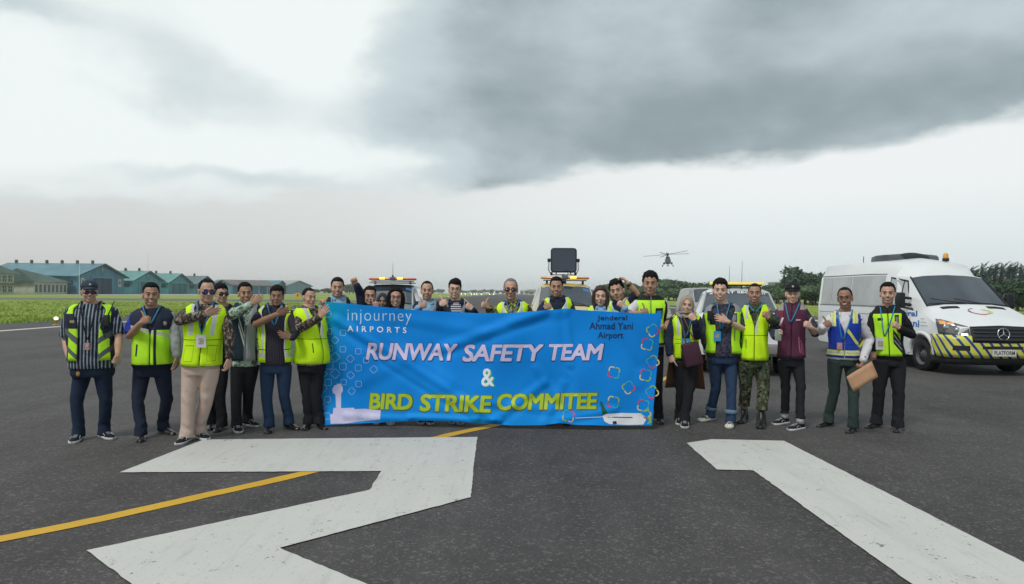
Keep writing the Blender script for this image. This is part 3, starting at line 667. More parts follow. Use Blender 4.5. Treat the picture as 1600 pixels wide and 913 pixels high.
def bstroke(P, w, ink, name='printed_mark', closed=False, off=.003, parent=ban):
    P = [np.array(p, float) for p in P]; n = len(P); r = []
    for i in range(n):
        a = P[(i - 1) % n] if closed or i else P[i]; b_ = P[(i + 1) % n] if closed or i < n - 1 else P[i]; d = unit(b_ - a); nn = np.array([-d[1], d[0]]) * w / 2
        r.append([bp(*(P[i] + nn), off), bp(*(P[i] - nn), off)])
    m = MB(); m.grid(r, cu=closed); return m
def squircle(cx, cy, r, rot=0.0, n=20, a0=0, a1=2 * math.pi, k=4):
    out = []
    for a in np.linspace(a0, a1, n, endpoint=a1 - a0 < 6.2):
        c, s = math.cos(a), math.sin(a); q = r * (1 - .13 * math.cos(4 * a) * -1 * .0) / (abs(c) ** k + abs(s) ** k) ** (1 / k); q *= (1 - .10 * (abs(math.cos(2 * a)) ** 6))
        x, y = q * c, q * s; out.append((cx + x * math.cos(rot) - y * math.sin(rot), cy + x * math.sin(rot) + y * math.cos(rot)))
    return out
A_ = lambda x, y: (490 + x / 4.148, 460 + y / 4.148); B_ = lambda x, y: (740 + x / 4.15, 460 + y / 4.15)
for (x, y, rt, r) in [(95, 130, 0, 4.6), (100, 240, 0, 4.6), (190, 250, 0, 4.6), (105, 350, 0, 4.6), (190, 357, 0, 4.6), (290, 370, 0, 4.6), (340, 428, 0, 4.4), (140, 298, 1, 4.6), (140, 408, 1, 6), (238, 418, 1, 5), (390, 487, 1, 5), (240, 525, 1, 4.8), (247, 628, 1, 4.8), (140, 515, 1, 6.2), (62, 610, 1, 5.2), (190, 468, 0, 5.6), (102, 462, 0, 6), (290, 478, 0, 5), (95, 572, 0, 5.2), (195, 570, 0, 4.4), (292, 582, 0, 4.6), (90, 682, 0, 4.8), (86, 790, 0, 5.2), (64, 515, 1, 5), (60, 730, 1, 4.5), (75, 185, 1, 4)]:
    px, py = A_(x, y); bstroke(squircle(px, py, r, rt * math.pi / 4), .8, pale2, closed=True).build('printed_square', pale2, ban, fix=False)
cols = [inks('green', (.30, .50, .08)), inks('yellow', (.70, .62, .25)), inks('red', (.60, .06, .16)), inks('turquoise', (.05, .42, .55))]
for k, (x, y, rt) in enumerate([(1125, 325, 0), (1195, 235, 1), (1182, 438, 1), (910, 508, 0), (1115, 525, 0), (1005, 605, 1), (1158, 635, 1), (905, 700, 0), (1100, 722, 0), (615, 790, 0), (1120, 775, 1)]):
    px, py = B_(x, y)
    if px > 1021: px = 1020
    for q in range(4):
        cc = cols[(q * (3 if k % 2 else 1) + k) % 4]; bstroke(squircle(px, py, 8.4 if k != 10 else 6, rt * math.pi / 4 + .2, 8, q * math.pi / 2 + .12, (q + 1) * math.pi / 2 - .1), 1.9, cc).build('printed_arc', cc, ban, fix=False)
def bpoly(P, ink, name, off=.005):
    V = np.array(P, float); b = bmesh.new(); f = b.faces.new([b.verts.new((p[0], p[1], 0)) for p in P]); f.normal_update(); bmesh.ops.triangulate(b, faces=[f]); b.verts.index_update()
    F = [[v.index for v in q.verts] for q in b.faces]; V = np.array([v.co[:2] for v in b.verts]); b.free(); V, F = bisected(V, F, 4, 4)
    m = MB(); m.add([bp(v[0], v[1], off * .5) for v in V], F); return m.build(name, ink, ban, fix=False, smooth=True)
lil2 = inks('pale_lilac', (.62, .60, .86))
bpoly([A_(*q) for q in ((110, 840), (108, 780), (125, 775), (128, 738), (145, 735), (142, 650), (125, 640), (120, 615), (130, 600), (135, 590), (150, 588), (150, 580), (180, 580), (178, 588), (188, 600), (190, 625), (178, 645), (178, 738), (262, 735), (265, 745), (330, 742), (436, 752), (430, 812), (300, 825), (200, 838))], lil2, 'printed_control_tower')
bpoly([B_(*q) for q in ((835, 790), (860, 776), (960, 770), (1080, 772), (1110, 790), (1118, 815), (1100, 845), (1000, 848), (880, 842), (850, 825))], wh, 'printed_aeroplane')
bpoly([B_(*q) for q in ((818, 690), (832, 700), (870, 772), (840, 782), (832, 765))], inks('dark_green', (.01, .10, .06)), 'printed_tail', .0065)
bpoly([B_(*q) for q in ((860, 794), (1030, 796), (1030, 802), (860, 800))], navy, 'printed_windows', .0068); bpoly([B_(*q) for q in ((900, 825), (925, 822), (930, 842), (905, 843))], navy, 'printed_engine', .0068)
bstroke([B_(660, 803), B_(840, 795)], 1.0, wh).build('printed_line', wh, ban, fix=False)
bpoly([B_(*q) for q in ((1120, 800), (1135, 785), (1150, 790), (1152, 835), (1125, 842), (1140, 815))], cols[0], 'printed_leaf')
# ================================================================== vehicles
paint_w = mat('white_car_paint', vary((.74, .76, .78), .03, 2), rough=.28, spec=.5, coat=.5)
glass_d = mat('vehicle_glass', vary((.03, .04, .055), .3, 1.5), rough=.06, spec=1.0, coat=1.0)
blk = mat('black_plastic', vary((.018, .02, .024), .2, 8), rough=.55); rub = mat('tyre_rubber', vary((.02, .02, .02), .2, 20), rough=.85); steel = mat('steel_rim', vary((.10, .105, .11), .15, 9), rough=.5, metal=.4)
chrome = mat('chrome', (.6, .6, .6), rough=.18, metal=1.0)
class Shell:
    def __init__(s, st): s.Y = [q[0] for q in st]; s.P = np.array([q[1] for q in st], float)
    def pt(s, i, j, side=1, off=0.0):
        def raw(i, j):
            i0 = min(int(i), len(s.Y) - 2); fi = i - i0; j0 = min(int(j), s.P.shape[1] - 2); fj = j - j0
            a = s.P[i0, j0] * (1 - fj) + s.P[i0, j0 + 1] * fj; b = s.P[i0 + 1, j0] * (1 - fj) + s.P[i0 + 1, j0 + 1] * fj
            p = a * (1 - fi) + b * fi; return np.array([p[0], s.Y[i0] * (1 - fi) + s.Y[i0 + 1] * fi, p[1]])
        p = raw(i, j)
        if off:
            e = .02; ic = min(max(i, e), len(s.Y) - 1 - e); jc = min(max(j, e), s.P.shape[1] - 1 - e)
            n = unit(np.cross(raw(ic, jc + e) - raw(ic, jc - e), raw(ic + e, jc) - raw(ic - e, jc)))
            if n[0] * 1.0 + n[2] * .8 - n[1] * .1 < 0: n = -n
            p = p + n * off
        p[0] *= side; return p
    def body(s):
        nJ = s.P.shape[1]; rows = []
        for i, y in enumerate(s.Y):
            r = [(-w, y, z) for w, z in s.P[i]] + [(w, y, z) for w, z in s.P[i][::-1][1:]]
            rows.append(r)
        m = MB(); n = len(rows[0]); m.grid(rows, cv=True); m.f.append(list(range(n))); m.m.append(0); m.f.append([(len(rows) - 1) * n + k for k in range(n)][::-1]); m.m.append(0)
        return m
    def panel(s, i0, i1, j0, j1, side, off=.01, n=6, k=4, inset=0.0):
        m = MB(); m.grid([[s.pt(i, j, side, off) for j in np.linspace(j0, j1, k)] for i in np.linspace(i0, i1, n)]); return m
    def quad(s, c, side, off=.01, n=6):
        """c four (i,j) corners"""
        m = MB(); c = [np.array(q, float) for q in c]
        m.grid([[s.pt(*((c[0] * (1 - v) + c[3] * v) * (1 - u) + (c[1] * (1 - v) + c[2] * v) * u), side, off) for v in np.linspace(0, 1, n)] for u in np.linspace(0, 1, n)]); return m
    def across(s, i0, i1, j0, off=.01, n=5, k=6):
        """strip over the top from side to side between stations (windscreen)"""
        top = s.P.shape[1] - 1; rows = []
        for i in np.linspace(i0, i1, n):
            rows.append([s.pt(i, j, -1, off) for j in np.linspace(j0, top, k)] + [s.pt(i, j, 1, off) for j in np.linspace(top, j0, k)][1:])
        m = MB(); m.grid(rows); return m
def boolcut(o, cutters):
    for c in cutters:
        md = o.modifiers.new('b', 'BOOLEAN'); md.operation = 'DIFFERENCE'; md.object = c; md.solver = 'EXACT'
    dg = bpy.context.evaluated_depsgraph_get(); me = bpy.data.meshes.new_from_object(o.evaluated_get(dg), depsgraph=dg)
    o.modifiers.clear(); o.data = me; 
    for c in cutters: bpy.data.objects.remove(c)
def wheel(parent, x, y, r=.34, w=.24):
    side = 1 if x > 0 else -1
    e = empty('wheel'); e.parent = parent; e.location = (x, y, r)
    prof = [(-w / 2, r * .62), (-w / 2, r * .93), (-w * .36, r), (w * .36, r), (w / 2, r * .93), (w / 2, r * .62)]
    m = MB(); m.grid([[(px_, q * math.cos(a), q * math.sin(a)) for a in np.linspace(0, 6.2832, 28, False)] for px_, q in prof], cv=True); m.build('tyre', rub, e)
    prof = [(w / 2 * side, r * .64), (w / 2 * side - .015 * side, r * .58), (w * .18 * side, r * .5), (w * .25 * side, r * .3), (w * .42 * side, r * .2), (w * .45 * side, .001)]
    m = MB(); m.grid([[(px_, q * math.cos(a), q * math.sin(a)) for a in np.linspace(0, 6.2832, 28, False)] for px_, q in prof], cv=True); m.build('rim', steel, e)
    for k in range(10):
        a = k * .628; m = MB(); m.ell((w * .27 * side, r * .4 * math.cos(a), r * .4 * math.sin(a)), (.012, .026, .026), nu=8, nv=5); m.build('hole', blk, e)
    return e
def arch_cut(o, w, ys, r=.42):
    cs = []
    for y in ys:
        for s in (-1, 1):
            m = MB(); m.tube([(s * (w - .28), y, .34), (s * (w + .3), y, .34)], r, 28, dome=False); cs.append(m.build('cut', blk, o.parent, smooth=False))
    boolcut(o, cs)
    for p in o.data.polygons: p.use_smooth = True
    o.data.set_sharp_from_angle(angle=R(28))
# ---------------- white high-roof van
van = empty('van', (9.64, 13.45, 0), 'big white high-roof passenger van with yellow and blue striped bumper, parked on the right', 'van')
vst = [(.06, [(.72, .34), (.80, .50), (.82, .75), (.76, .93), (.45, .985), (0, .995)]), (.20, [(.92, .32), (.96, .55), (.94, .85), (.82, 1.06), (.48, 1.09), (0, 1.10)]), (.42, [(.975, .30), (.99, .60), (.97, .98), (.86, 1.15), (.5, 1.19), (0, 1.20)]),
       (.98, [(.985, .30), (.995, .70), (.985, 1.22), (.87, 1.345), (.5, 1.39), (0, 1.40)]), (1.72, [(.985, .30), (.995, .70), (.985, 1.28), (.80, 1.99), (.5, 2.04), (0, 2.06)]), (2.1, [(.985, .3), (.995, .7), (.985, 1.30), (.885, 2.03), (.72, 2.27), (0, 2.34)]),
       (2.65, [(.985, .3), (.995, .7), (.985, 1.30), (.90, 2.08), (.78, 2.38), (0, 2.47)]), (3.6, [(.985, .3), (.995, .7), (.985, 1.30), (.905, 2.08), (.79, 2.40), (0, 2.50)]), (5.72, [(.985, .3), (.995, .7), (.985, 1.30), (.90, 2.08), (.79, 2.38), (0, 2.48)]), (5.9, [(.955, .36), (.965, .7), (.955, 1.30), (.86, 2.05), (.72, 2.32), (0, 2.41)])]
vs = Shell(vst); bo = vs.body().build('body', paint_w, van); arch_cut(bo, .985, (.98, 4.62), .43)
vs.across(3.04, 3.97, 3.08, .006, 6, 6).build('windscreen', glass_d, van)
m = MB()
for a, b_ in ((3.02, 3.99),):
    for s in (-1, 1): m.tube([vs.pt(i, 3.02, s, .012) for i in np.linspace(a, b_, 6)], .018, 6)
m.tube([vs.pt(3.03, j, -1, .012) for j in np.linspace(3.02, 5, 5)] + [vs.pt(3.03, j, 1, .012) for j in np.linspace(5, 3.02, 5)][1:], .016, 6); m.build('windscreen_seal', blk, van)
for k, (a, b_) in enumerate(((.25, -.25), (-.15, -.75))):
    m = MB(); m.tube([vs.pt(3.03, 5, 1, .02) + np.array([a, 0, 0]), vs.pt(3.12, 5, 1, .03) + np.array([b_, 0, .02])], .009, 6); m.build('wiper', blk, van)
vglass = mat('sky_painted_side_glass', vary((.35, .37, .38), .14, 1.2), rough=.10, spec=.8, coat=.6)  # pale grey base colour paints in the sky mirrored by the side windows
for s in (-1, 1):
    fr = vs.quad([(3.38, 2.04), (5.35, 2.04), (5.35, 2.95), (4.02, 2.9)], s, .006).build('door_window_frame', blk, van)
    vs.quad([(3.50, 2.12), (5.28, 2.10), (5.28, 2.90), (4.06, 2.84)], s, .012).build('door_glass', vglass, fr)
    m = MB(); m.tube([vs.pt(4.28, 2.08, s, .016), vs.pt(4.28, 2.9, s, .016)], .012, 6); m.build('quarter_bar', blk, fr)
    for (a, b_) in ((5.72, 7.2), (7.22, 7.68), (7.70, 7.98)):
        vs.quad([(a, 2.06), (b_, 2.06), (b_, 2.97), (a, 2.97)], s, .007).build('side_glass', vglass, van)
    m = MB(); m.tube([vs.pt(i, 2.03, s, .008) for i in (5.68, 6.5, 7.5, 8)], .008, 5); m.tube([vs.pt(i, 3.04, s, .008) for i in (5.68, 6.5, 7.5, 8)], .008, 5); m.build('window_seal', blk, van)
    for i in (3.5, 5.48, 7.21):          # door shut lines
        m = MB(); m.tube([vs.pt(i if i > 4 else 3.55, j, s, .0015) for j in np.linspace(.35 if i > 5 else 1.0, 1.97, 6)], .005, 5); m.build('shut_line', mat('gap_grey', (.12, .125, .13)), van)
    m = MB(); m.tube([vs.pt(i, 1.72, s, .0015) for i in np.linspace(5.5, 8, 8)], .005, 5); m.build('slide_rail', mat('gap_grey'), van)
    for (z0, z1, name, mm) in ((.52, .98, 'side_moulding', mat('grey_moulding', (.16, .17, .18), rough=.6)),):
        for (a, b_) in ((4.0, 7.35), (7.95, 8.9)): vs.panel(a, b_, z0, z1, s, .014, 12, 3).build(name, mm, van, solid=.01)
    def chev(t):
        x, y, z = sep(t, coord(t)); return mixc(t, ((y + z * 1.2) * 4.2).fract().gt(.5), (.62, .66, .12), (.03, .035, .04))
    for (a, b_) in ((4.0, 7.35),): vs.panel(a, b_, -.02, .50, s, .008, 12, 3).build('warning_stripe', mat('chevron_yellow_black', chev, rough=.5), van)
    # wheel arch lip
    m = MB(); m.grid([[(s * xx, .98 + rr * math.cos(a), .34 + rr * math.sin(a)) for (xx, rr) in ((.985, .505), (1.015, .475), (1.015, .425), (.96, .42))] for a in np.linspace(.02, math.pi - .1, 18)]); m.build('wheel_arch', paint_w, van)
    # mirror
    mr = empty('door_mirror'); mr.parent = van; mr.location = (s * 1.02, 1.42, 1.38)
    m = MB(); m.tube([(-.06 * s, 0, .0), (.12 * s, -.02, .02)], .035, 8); m.tube([(-.06 * s, 0, .14), (.12 * s, -.02, .16)], .03, 8); m.build('arm', blk, mr)
    m = MB(); m.box((.17 * s, 0, .10), (.20, .12, .34)); m.build('housing', blk, mr, bevel=.04); m = MB(); m.box((.17 * s, .065, .10), (.16, .01, .28)); m.build('glass', chrome, mr, bevel=.02)
for x in (-.86, .86):
    for y in (.98, 4.62): wheel(van, x, y)
def inner(parent, w, ys):     # dark liners inside the arches
    m = MB(); m.box((0, (ys[0] + ys[1]) / 2, .42), (w * 1.2, ys[1] - ys[0] + 1.0, .35)); m.build('underbody', blk, parent, smooth=False)
inner(van, .98, (.98, 4.62))
# front fascia on a plan curve
PC = [(-1.005, .60), (-1.0, .38), (-.95, .15), (-.80, .03), (-.5, -.04), (0, -.06), (.5, -.04), (.80, .03), (.95, .15), (1.0, .38), (1.005, .60)]
SL = np.cumsum([0] + [math.dist(PC[i], PC[i + 1]) for i in range(len(PC) - 1)]); SL = SL - SL[-1] / 2
def fp_(s, z, off=0.0):
    x = np.interp(s, SL, [p[0] for p in PC]); y = np.interp(s, SL, [p[1] for p in PC]); x2 = np.interp(s + .02, SL, [p[0] for p in PC]); y2 = np.interp(s + .02, SL, [p[1] for p in PC]); x1 = np.interp(s - .02, SL, [p[0] for p in PC]); y1 = np.interp(s - .02, SL, [p[1] for p in PC])
    n = unit((y2 - y1, -(x2 - x1), 0)); lean = max(0, z - .72) * .38 + max(0, .45 - z) * .25
    return np.array([x, y + lean, z]) + n * off * np.array([1, 1, 0])
def fgrid(s0, s1, zlo, zhi, off, n=30, k=5):
    f0 = zlo if callable(zlo) else (lambda s: zlo); f1 = zhi if callable(zhi) else (lambda s: zhi)
    m = MB(); m.grid([[fp_(s, f0(s) + (f1(s) - f0(s)) * v, off) for v in np.linspace(0, 1, k)] for s in np.linspace(s0, s1, n)])
    m.tcs = [(s, 0, f0(s) + (f1(s) - f0(s)) * v) for s in np.linspace(s0, s1, n) for v in np.linspace(0, 1, k)]; return m
def bstr(t):
    x, y, z = sep(t, attr(t, 'tc')); q = ((x + z * .75 + 3.0) * 5.6).fract()
    yel = mixc(t, noise(t, coord(t), 7, 4), (.55, .56, .07), (.66, .64, .12)); return mixc(t, q.gt(.34), (.015, .05, .24), yel)
M_bst = mat('bumper_stripes', bstr, rough=.4, coat=.3)
bm_ = fgrid(SL[0], SL[-1], .36, lambda s: .80 - .10 * max(0, 1 - abs(s) / .62), .0, 48, 6); bmp = bm_.build('bumper', M_bst, van, solid=.02, tc=bm_.tcs)
fgrid(SL[0], SL[-1], .22, .37, -.03, 40, 3).build('lower_lip', blk, van, solid=.02)
fgrid(-.40, .40, lambda s: .535 + .01 * abs(s), lambda s: .60 - .02 * abs(s), .014, 20, 3).build('intake', blk, bmp)
for s in (-1, 1):
    fgrid(min(s * .62, s * .92), max(s * .62, s * .92), .50, lambda q: .60, .012, 10, 3).build('fog_light_recess', blk, bmp)
    # headlight
    a, b_ = sorted((s * .60, s * 1.20)); lo = lambda q: .80 - .06 * max(0, (1.0 - abs(q)) / .4); hi = lambda q: .96 + .15 * min(1, max(0, (abs(q) - .55) / .5))
    hl = fgrid(a, b_, lo, hi, .0, 14, 5).build('headlight', mat('headlamp_inner', (.10, .11, .12), rough=.15, spec=.9, coat=1.0), van, solid=.01)
    m = MB(); 
    for q, r_, z in ((s * .98, .07, .95), (s * .80, .06, .90)): m.ell(fp_(q, z, .0), (r_, .03, r_))
    m.build('reflector', mat('lamp_reflector', (.45, .47, .5), rough=.15, metal=.7), hl)
    a, b_ = sorted((s * .84, s * 1.12)); fgrid(a, b_, 1.01, lambda q: 1.05 + .03 * (abs(q) > 1), .006, 6, 3).build('indicator', mat('indicator_amber', (.75, .35, .12), rough=.3, emit=(1, .45, .1), estr=.35), hl)
    a, b_ = sorted((s * .64, s * .76)); fgrid(a, b_, .785, .835, .010, 5, 3).build('running_lamp', mat('running_lamp', (.9, .85, .8), emit=(1, .86, .7), estr=2.2), hl)
gr = fgrid(-.58, .58, lambda s: .655 + .02 * abs(s), lambda s: 1.0 - .045 * abs(s), .008, 24, 5).build('grille', blk, van, solid=.02)
for k in range(4):
    z = .72 + k * .07; m = MB(); m.tube([fp_(s, z - .0 * abs(s), .028) for s in np.linspace(-.54, .54, 14)], (.016, .012), 6); m.build('grille_slat', mat('grille_dark', (.05, .055, .065), rough=.35), gr)
m = MB(); c0 = fp_(0, .835, .05); m.tube([c0 + np.array([.115 * math.cos(a), .04 * math.sin(a) * .4, .115 * math.sin(a)]) for a in np.linspace(0, 6.2832, 26, False)], .011, 6, closed=True)
em = m.build('star_emblem', chrome, gr)
m = MB()
for a in (90, 210, 330): m.tube([c0, c0 + np.array([.11 * math.cos(R(a)), .016 * math.sin(R(a)), .11 * math.sin(R(a))])], [.016, .005], 6)
m.build('star', chrome, em)
pl = MB(); pc = fp_(0, .47, .03); pl.box(pc, (.46, .02, .13)); plo = pl.build('number_plate', mat('plate_white', (.62, .62, .60), rough=.5), van, smooth=False)
def stext(s, parent, fn, box, ink, offset=.0, shear=0.0, spacing=1.0, name='lettering', solid=0):
    V, F = text_mesh(s, 1.0, shear, offset, spacing); a, b_ = V.min(0), V.max(0); x0, z0, x1, z1 = box
    m = MB(); m.add([fn(x0 + (v[0] - a[0]) / (b_[0] - a[0]) * (x1 - x0), z0 + (v[1] - a[1]) / (b_[1] - a[1]) * (z1 - z0)) for v in V], F); return m.build(name, ink, parent, fix=False, smooth=False)
stext('PLATFORM', plo, lambda a, z: (a, pc[1] - .013, z), (-.20, .43, .20, .51), mat('black_paint'), .012)
# bonnet details
def bon(x, y, off=.012):
    i = np.interp(y, vs.Y, range(len(vs.Y))); z = np.interp(abs(x), [0, .5, .86], [vs.pt(i, 5)[2], vs.pt(i, 4)[2], vs.pt(i, 3)[2]]); return (x, y, z + off)
for s in (-1, 1):
    m = MB(); m.grid([[bon(s * x, y, .010) for y in (.78, .88)] for x in np.linspace(.30, .66, 6)]); m.build('bonnet_vent', blk, van, solid=.008)
def ring(cx, cy, r0, a0, a1, w, ink, sq=.8):
    m = MB(); m.grid([[bon(cx + (r0 + q) * math.cos(a), cy + (r0 + q) * sq * math.sin(a), .007) for q in (-w / 2, w / 2)] for a in np.linspace(R(a0), R(a1), 16)]); return m.build('round_logo', ink, van, fix=False)
ring(-.02, .60, .20, 100, 200, .025, inks('logo_blue', (.10, .20, .38))); ring(-.02, .60, .20, 170, 285, .05, inks('logo_red', (.55, .12, .12))); ring(.10, .60, .11, -100, 100, .07, inks('logo_yellow', (.62, .60, .20))); ring(-.02, .60, .20, 285, 350, .015, inks('logo_green', (.35, .50, .25)))
# side writing on the near (camera) side, side = -1
def sidefn(y, z, off=.006):
    i = np.interp(y, vs.Y, range(len(vs.Y))); w = np.interp(z, [.3, .7, 1.29, 2.05], [.985, .995, .985, .90]); return (-w - off, y, z)
inkb = inks('sign_blue', (.03, .16, .55))
stext('Jenderal', van, lambda a, z: sidefn(-a, z), (-2.35, 1.10, -1.12, 1.26), inkb, .02); stext('Ahmad Yani', van, lambda a, z: sidefn(-a, z), (-2.75, .91, -1.04, 1.07), inkb, .02); stext('Airport', van, lambda a, z: sidefn(-a, z), (-2.1, .80, -1.50, .88), inkb, .01)
for k in range(3):
    m = MB(); m.grid([[sidefn(y, z) for z in (.95 + k * .07, .957 + k * .07)] for y in (1.00, .74 + k * .06)]); m.build('thin_line_print', mat('gap_grey'), van, fix=False)
# roof pod and beacon
m = MB(); m.grid([[(x * w + .12, y, 2.46 + h * (1 - .25 * x * x)) for x in np.linspace(-1, 1, 9)] for (y, w, h) in ((3.0, .46, .0), (3.08, .56, .08), (3.25, .62, .15), (3.7, .62, .16), (4.0, .58, .12), (4.1, .44, .0))], flip=False)
for s_ in (-1, 1): m.grid([[(x * s_ * w + .12, y, z) for x, z in ((1, 2.46 + h * .75), (1.04, 2.36))] for (y, w, h) in ((3.0, .46, .0), (3.08, .56, .08), (3.25, .62, .15), (3.7, .62, .16), (4.0, .58, .12), (4.1, .44, .0))])
m.grid([[(x * .5 + .12, y, z) for y, z in ((3.0, 2.46), (2.97, 2.38))] for x in (-1, -.5, 0, .5, 1)])
m.build('air_conditioner', mat('pod_grey', vary((.07, .08, .09), .2, 3), rough=.45), van)
m = MB(); m.grid([[(x * w + .12, y, 2.47 + h * (1 - .3 * x * x)) for x in np.linspace(-1, 1, 9)] for (y, w, h) in ((2.99, .28, .02), (3.07, .32, .10), (3.24, .32, .165))]); m.build('air_conditioner_grille', blk, van)
m = MB(); m.tube([(.56, 2.62, 2.40), (.56, 2.62, 2.47)], .07, 12, dome=False); bb = m.build('beacon_base', blk, van); m = MB(); m.tube([(.56, 2.62, 2.47), (.56, 2.62, 2.55)], [.06, .055], 14); m.build('beacon_lens', mat('beacon_amber', (.70, .32, .04), rough=.2, coat=.6), bb)
m = MB(); m.tube([(-.2, 4.9, 2.45), (-.2, 4.9, 2.62)], .01, 5); m.build('aerial', blk, van)
# ---------------- pickups / estate cars facing the camera
def car(name, loc, cat, label, body_m, roof_m=None, L=4.9, W=.90, roofz=1.78, scale=1.0, hood_m=None, glass=None):
    e = empty(name, loc, label, cat)
    k = roofz
    st = [(.05, [(.66, .40), (.74, .6), (.76, .8), (.66, .93), (.4, .97), (0, .98)]), (.2, [(.84, .38), (.88, .6), (.88, .85), (.76, 1.0), (.45, 1.04), (0, 1.05)]), (1.25, [(.89, .36), (W, .7), (.89, 1.05), (.76, 1.18), (.45, 1.22), (0, 1.235)]),
          (2.0, [(.89, .36), (W, .7), (.88, 1.12), (.64, k - .10), (.45, k - .055), (0, k - .045)]), (2.3, [(.89, .36), (W, .7), (.88, 1.14), (.70, k - .09), (.56, k - .02), (0, k)]), (3.4, [(.89, .36), (W, .7), (.88, 1.16), (.70, k - .09), (.56, k - .02), (0, k)]), (L - .25, [(.88, .4), (.89, .7), (.86, 1.16), (.66, k - .12), (.52, k - .05), (0, k - .03)]), (L, [(.85, .45), (.87, .7), (.84, 1.1), (.62, k - .35), (.5, k - .3), (0, k - .28)])]
    sh = Shell(st); b = sh.body().build('body', body_m, e); arch_cut(b, W, (.95, L - 1.0), .41)
    sh.across(2.03, 2.95, 3.05, .006, 6, 6).build('windscreen', glass or glass_d, e)
    m = MB()
    for s in (-1, 1): m.tube([sh.pt(i, 3.0, s, .012) for i in np.linspace(2.0, 3.0, 6)], .022, 6)
    m.build('pillar_trim', mat('silver_trim', (.5, .51, .52), rough=.3, metal=.5), e)
    m = MB(); m.tube([sh.pt(2.03, j, -1, .012) for j in np.linspace(3.02, 5, 5)] + [sh.pt(2.03, j, 1, .012) for j in np.linspace(5, 3.02, 5)][1:], .016, 6); m.build('wiper_tray', blk, e)
    if roof_m: sh.across(3.02, 6.2, 4.02, .012, 8, 6).build('roof_panel', roof_m, e, solid=.01)
    for s in (-1, 1):
        sh.quad([(2.35, 2.08), (3.9, 2.08), (3.9, 2.93), (2.96, 2.9)], s, .008).build('side_glass', glass_d, e); sh.quad([(4.02, 2.08), (4.95, 2.08), (4.95, 2.93), (4.02, 2.93)], s, .008).build('side_glass', glass_d, e)
        m = MB(); m.ell((s * 1.02, 1.32, 1.12), (.11, .06, .085)); mo = m.build('door_mirror', blk, e); m = MB(); m.tube([(s * .86, 1.36, 1.08), (s * .98, 1.33, 1.10)], .02, 6); m.build('mirror_arm', blk, mo)
        m = MB(); m.ell((s * .62, .10, .80), (.19, .07, .085)); m.build('headlight', mat('headlamp_clear', (.55, .57, .6), rough=.1, spec=.9), e)
        for y in (.95, L - 1.0): wheel(e, s * .78, y, .36)
    m = MB(); m.box((0, .04, .80), (.85, .06, .20)); g = m.build('grille', blk, e, bevel=.02)
    m = MB(); m.box((0, .03, .52), (1.5, .14, .22)); m.build('bumper', mat('bumper_grey', (.2, .2, .2), rough=.5), e, bevel=.05)
    inner(e, W, (.95, L - 1.0)); return e, sh
def lightbar(parent, y, z, w, lens, centre, lit, tag_='light_bar'):
    lb = empty('light_bar'); lb.parent = parent; lb.location = (0, y, z)
    m = MB(); m.tube([(-w * .5 + .05, 0, -.02), (w * .5 - .05, 0, -.02)], (.11, .035), 12); m.build('lens', lens, lb)
    m = MB(); m.box((0, -.0, -.01), (.17, .25, .10)); m.build('centre_housing', centre, lb, bevel=.02)
    for x in lit: 
        m = MB(); m.box((x, -.105, -.005), (.17, .03, .06)); m.build('lit_lamp', mat('amber_lit', (1, .7, .1), emit=(1, .62, .05), estr=1.6), lb, bevel=.008)
    m = MB(); m.box((0, .02, -.085), (w * .86, .16, .03)); m.build('bracket', mat('bar_bracket', (.25, .26, .26), rough=.5), lb)
    for s in (-1, 1):
        m = MB(); m.box((s * w * .36, .02, -.13), (.05, .12, .1)); m.build('foot', blk, lb)
    return lb
red_l = mat('orange_red_lens', vary((.62, .12, .03), .15, 6), rough=.25, coat=.6); or_l = mat('orange_lens', vary((.70, .24, .02), .15, 6), rough=.25, coat=.6); dgry = mat('dark_grey_housing', (.09, .11, .12), rough=.4)
c1, s1 = car('pickup_truck', (at(613.5, 460, 21.25)[0], 19.0, 0), 'pickup truck', 'dark grey pickup with red-orange roof light bar, behind the people left of centre', mat('grey_car_paint', vary((.12, .14, .15), .1, 2), rough=.3, coat=.5), roofz=1.80)
lightbar(c1, 2.25, 1.98, 1.52, red_l, dgry, (-.31, .24))
m = MB(); m.tube([(0, 2.25, 2.03), (.0, 2.25, 2.46)], [.008, .004], 5); m.tube([(0, 2.25, 2.02), (0, 2.25, 2.06)], .03, 8); m.build('aerial', blk, c1)
m = MB(); m.box((0, 2.3, 1.84), (1.3, .9, .03)); m.build('roof_rack', mat('bar_bracket'), c1)
m = MB(); m.grid([[s1.pt(i, j, 1, .012) for j in (3.1, 3.9)] for i in (2.78, 2.9)]); m.build('blue_sticker', inks('sticker', (.05, .18, .42)), c1)
yel = mat('yellow_car_paint', vary((.62, .42, .10), .06, 2), rough=.35, coat=.4)
c2, s2 = car('pickup_truck', (at(884, 460, 18.3)[0], 16.5, 0), 'pickup truck', 'yellow-roofed vehicle with orange light bar under the big square loudspeaker', mat('cream_car_paint', vary((.60, .50, .24), .06, 2), rough=.35, coat=.4), yel, roofz=1.83)
lightbar(c2, 2.15, 2.0, 1.36, or_l, dgry, (.22,))
m = MB(); m.grid([[s2.pt(i, j, 1, .012) for j in (3.2, 3.95)] for i in (2.72, 2.86)]); m.build('blue_sticker', inks('sticker', (.05, .18, .42)), c2)
for k, dx in enumerate((-.3, .45)):
    m = MB(); m.tube([s2.pt(2.04, 5, 1, .02) + np.array([dx, 0, 0]), s2.pt(2.13, 5, 1, .03) + np.array([dx - .4, 0, .02])], .008, 6); m.build('wiper', blk, c2)
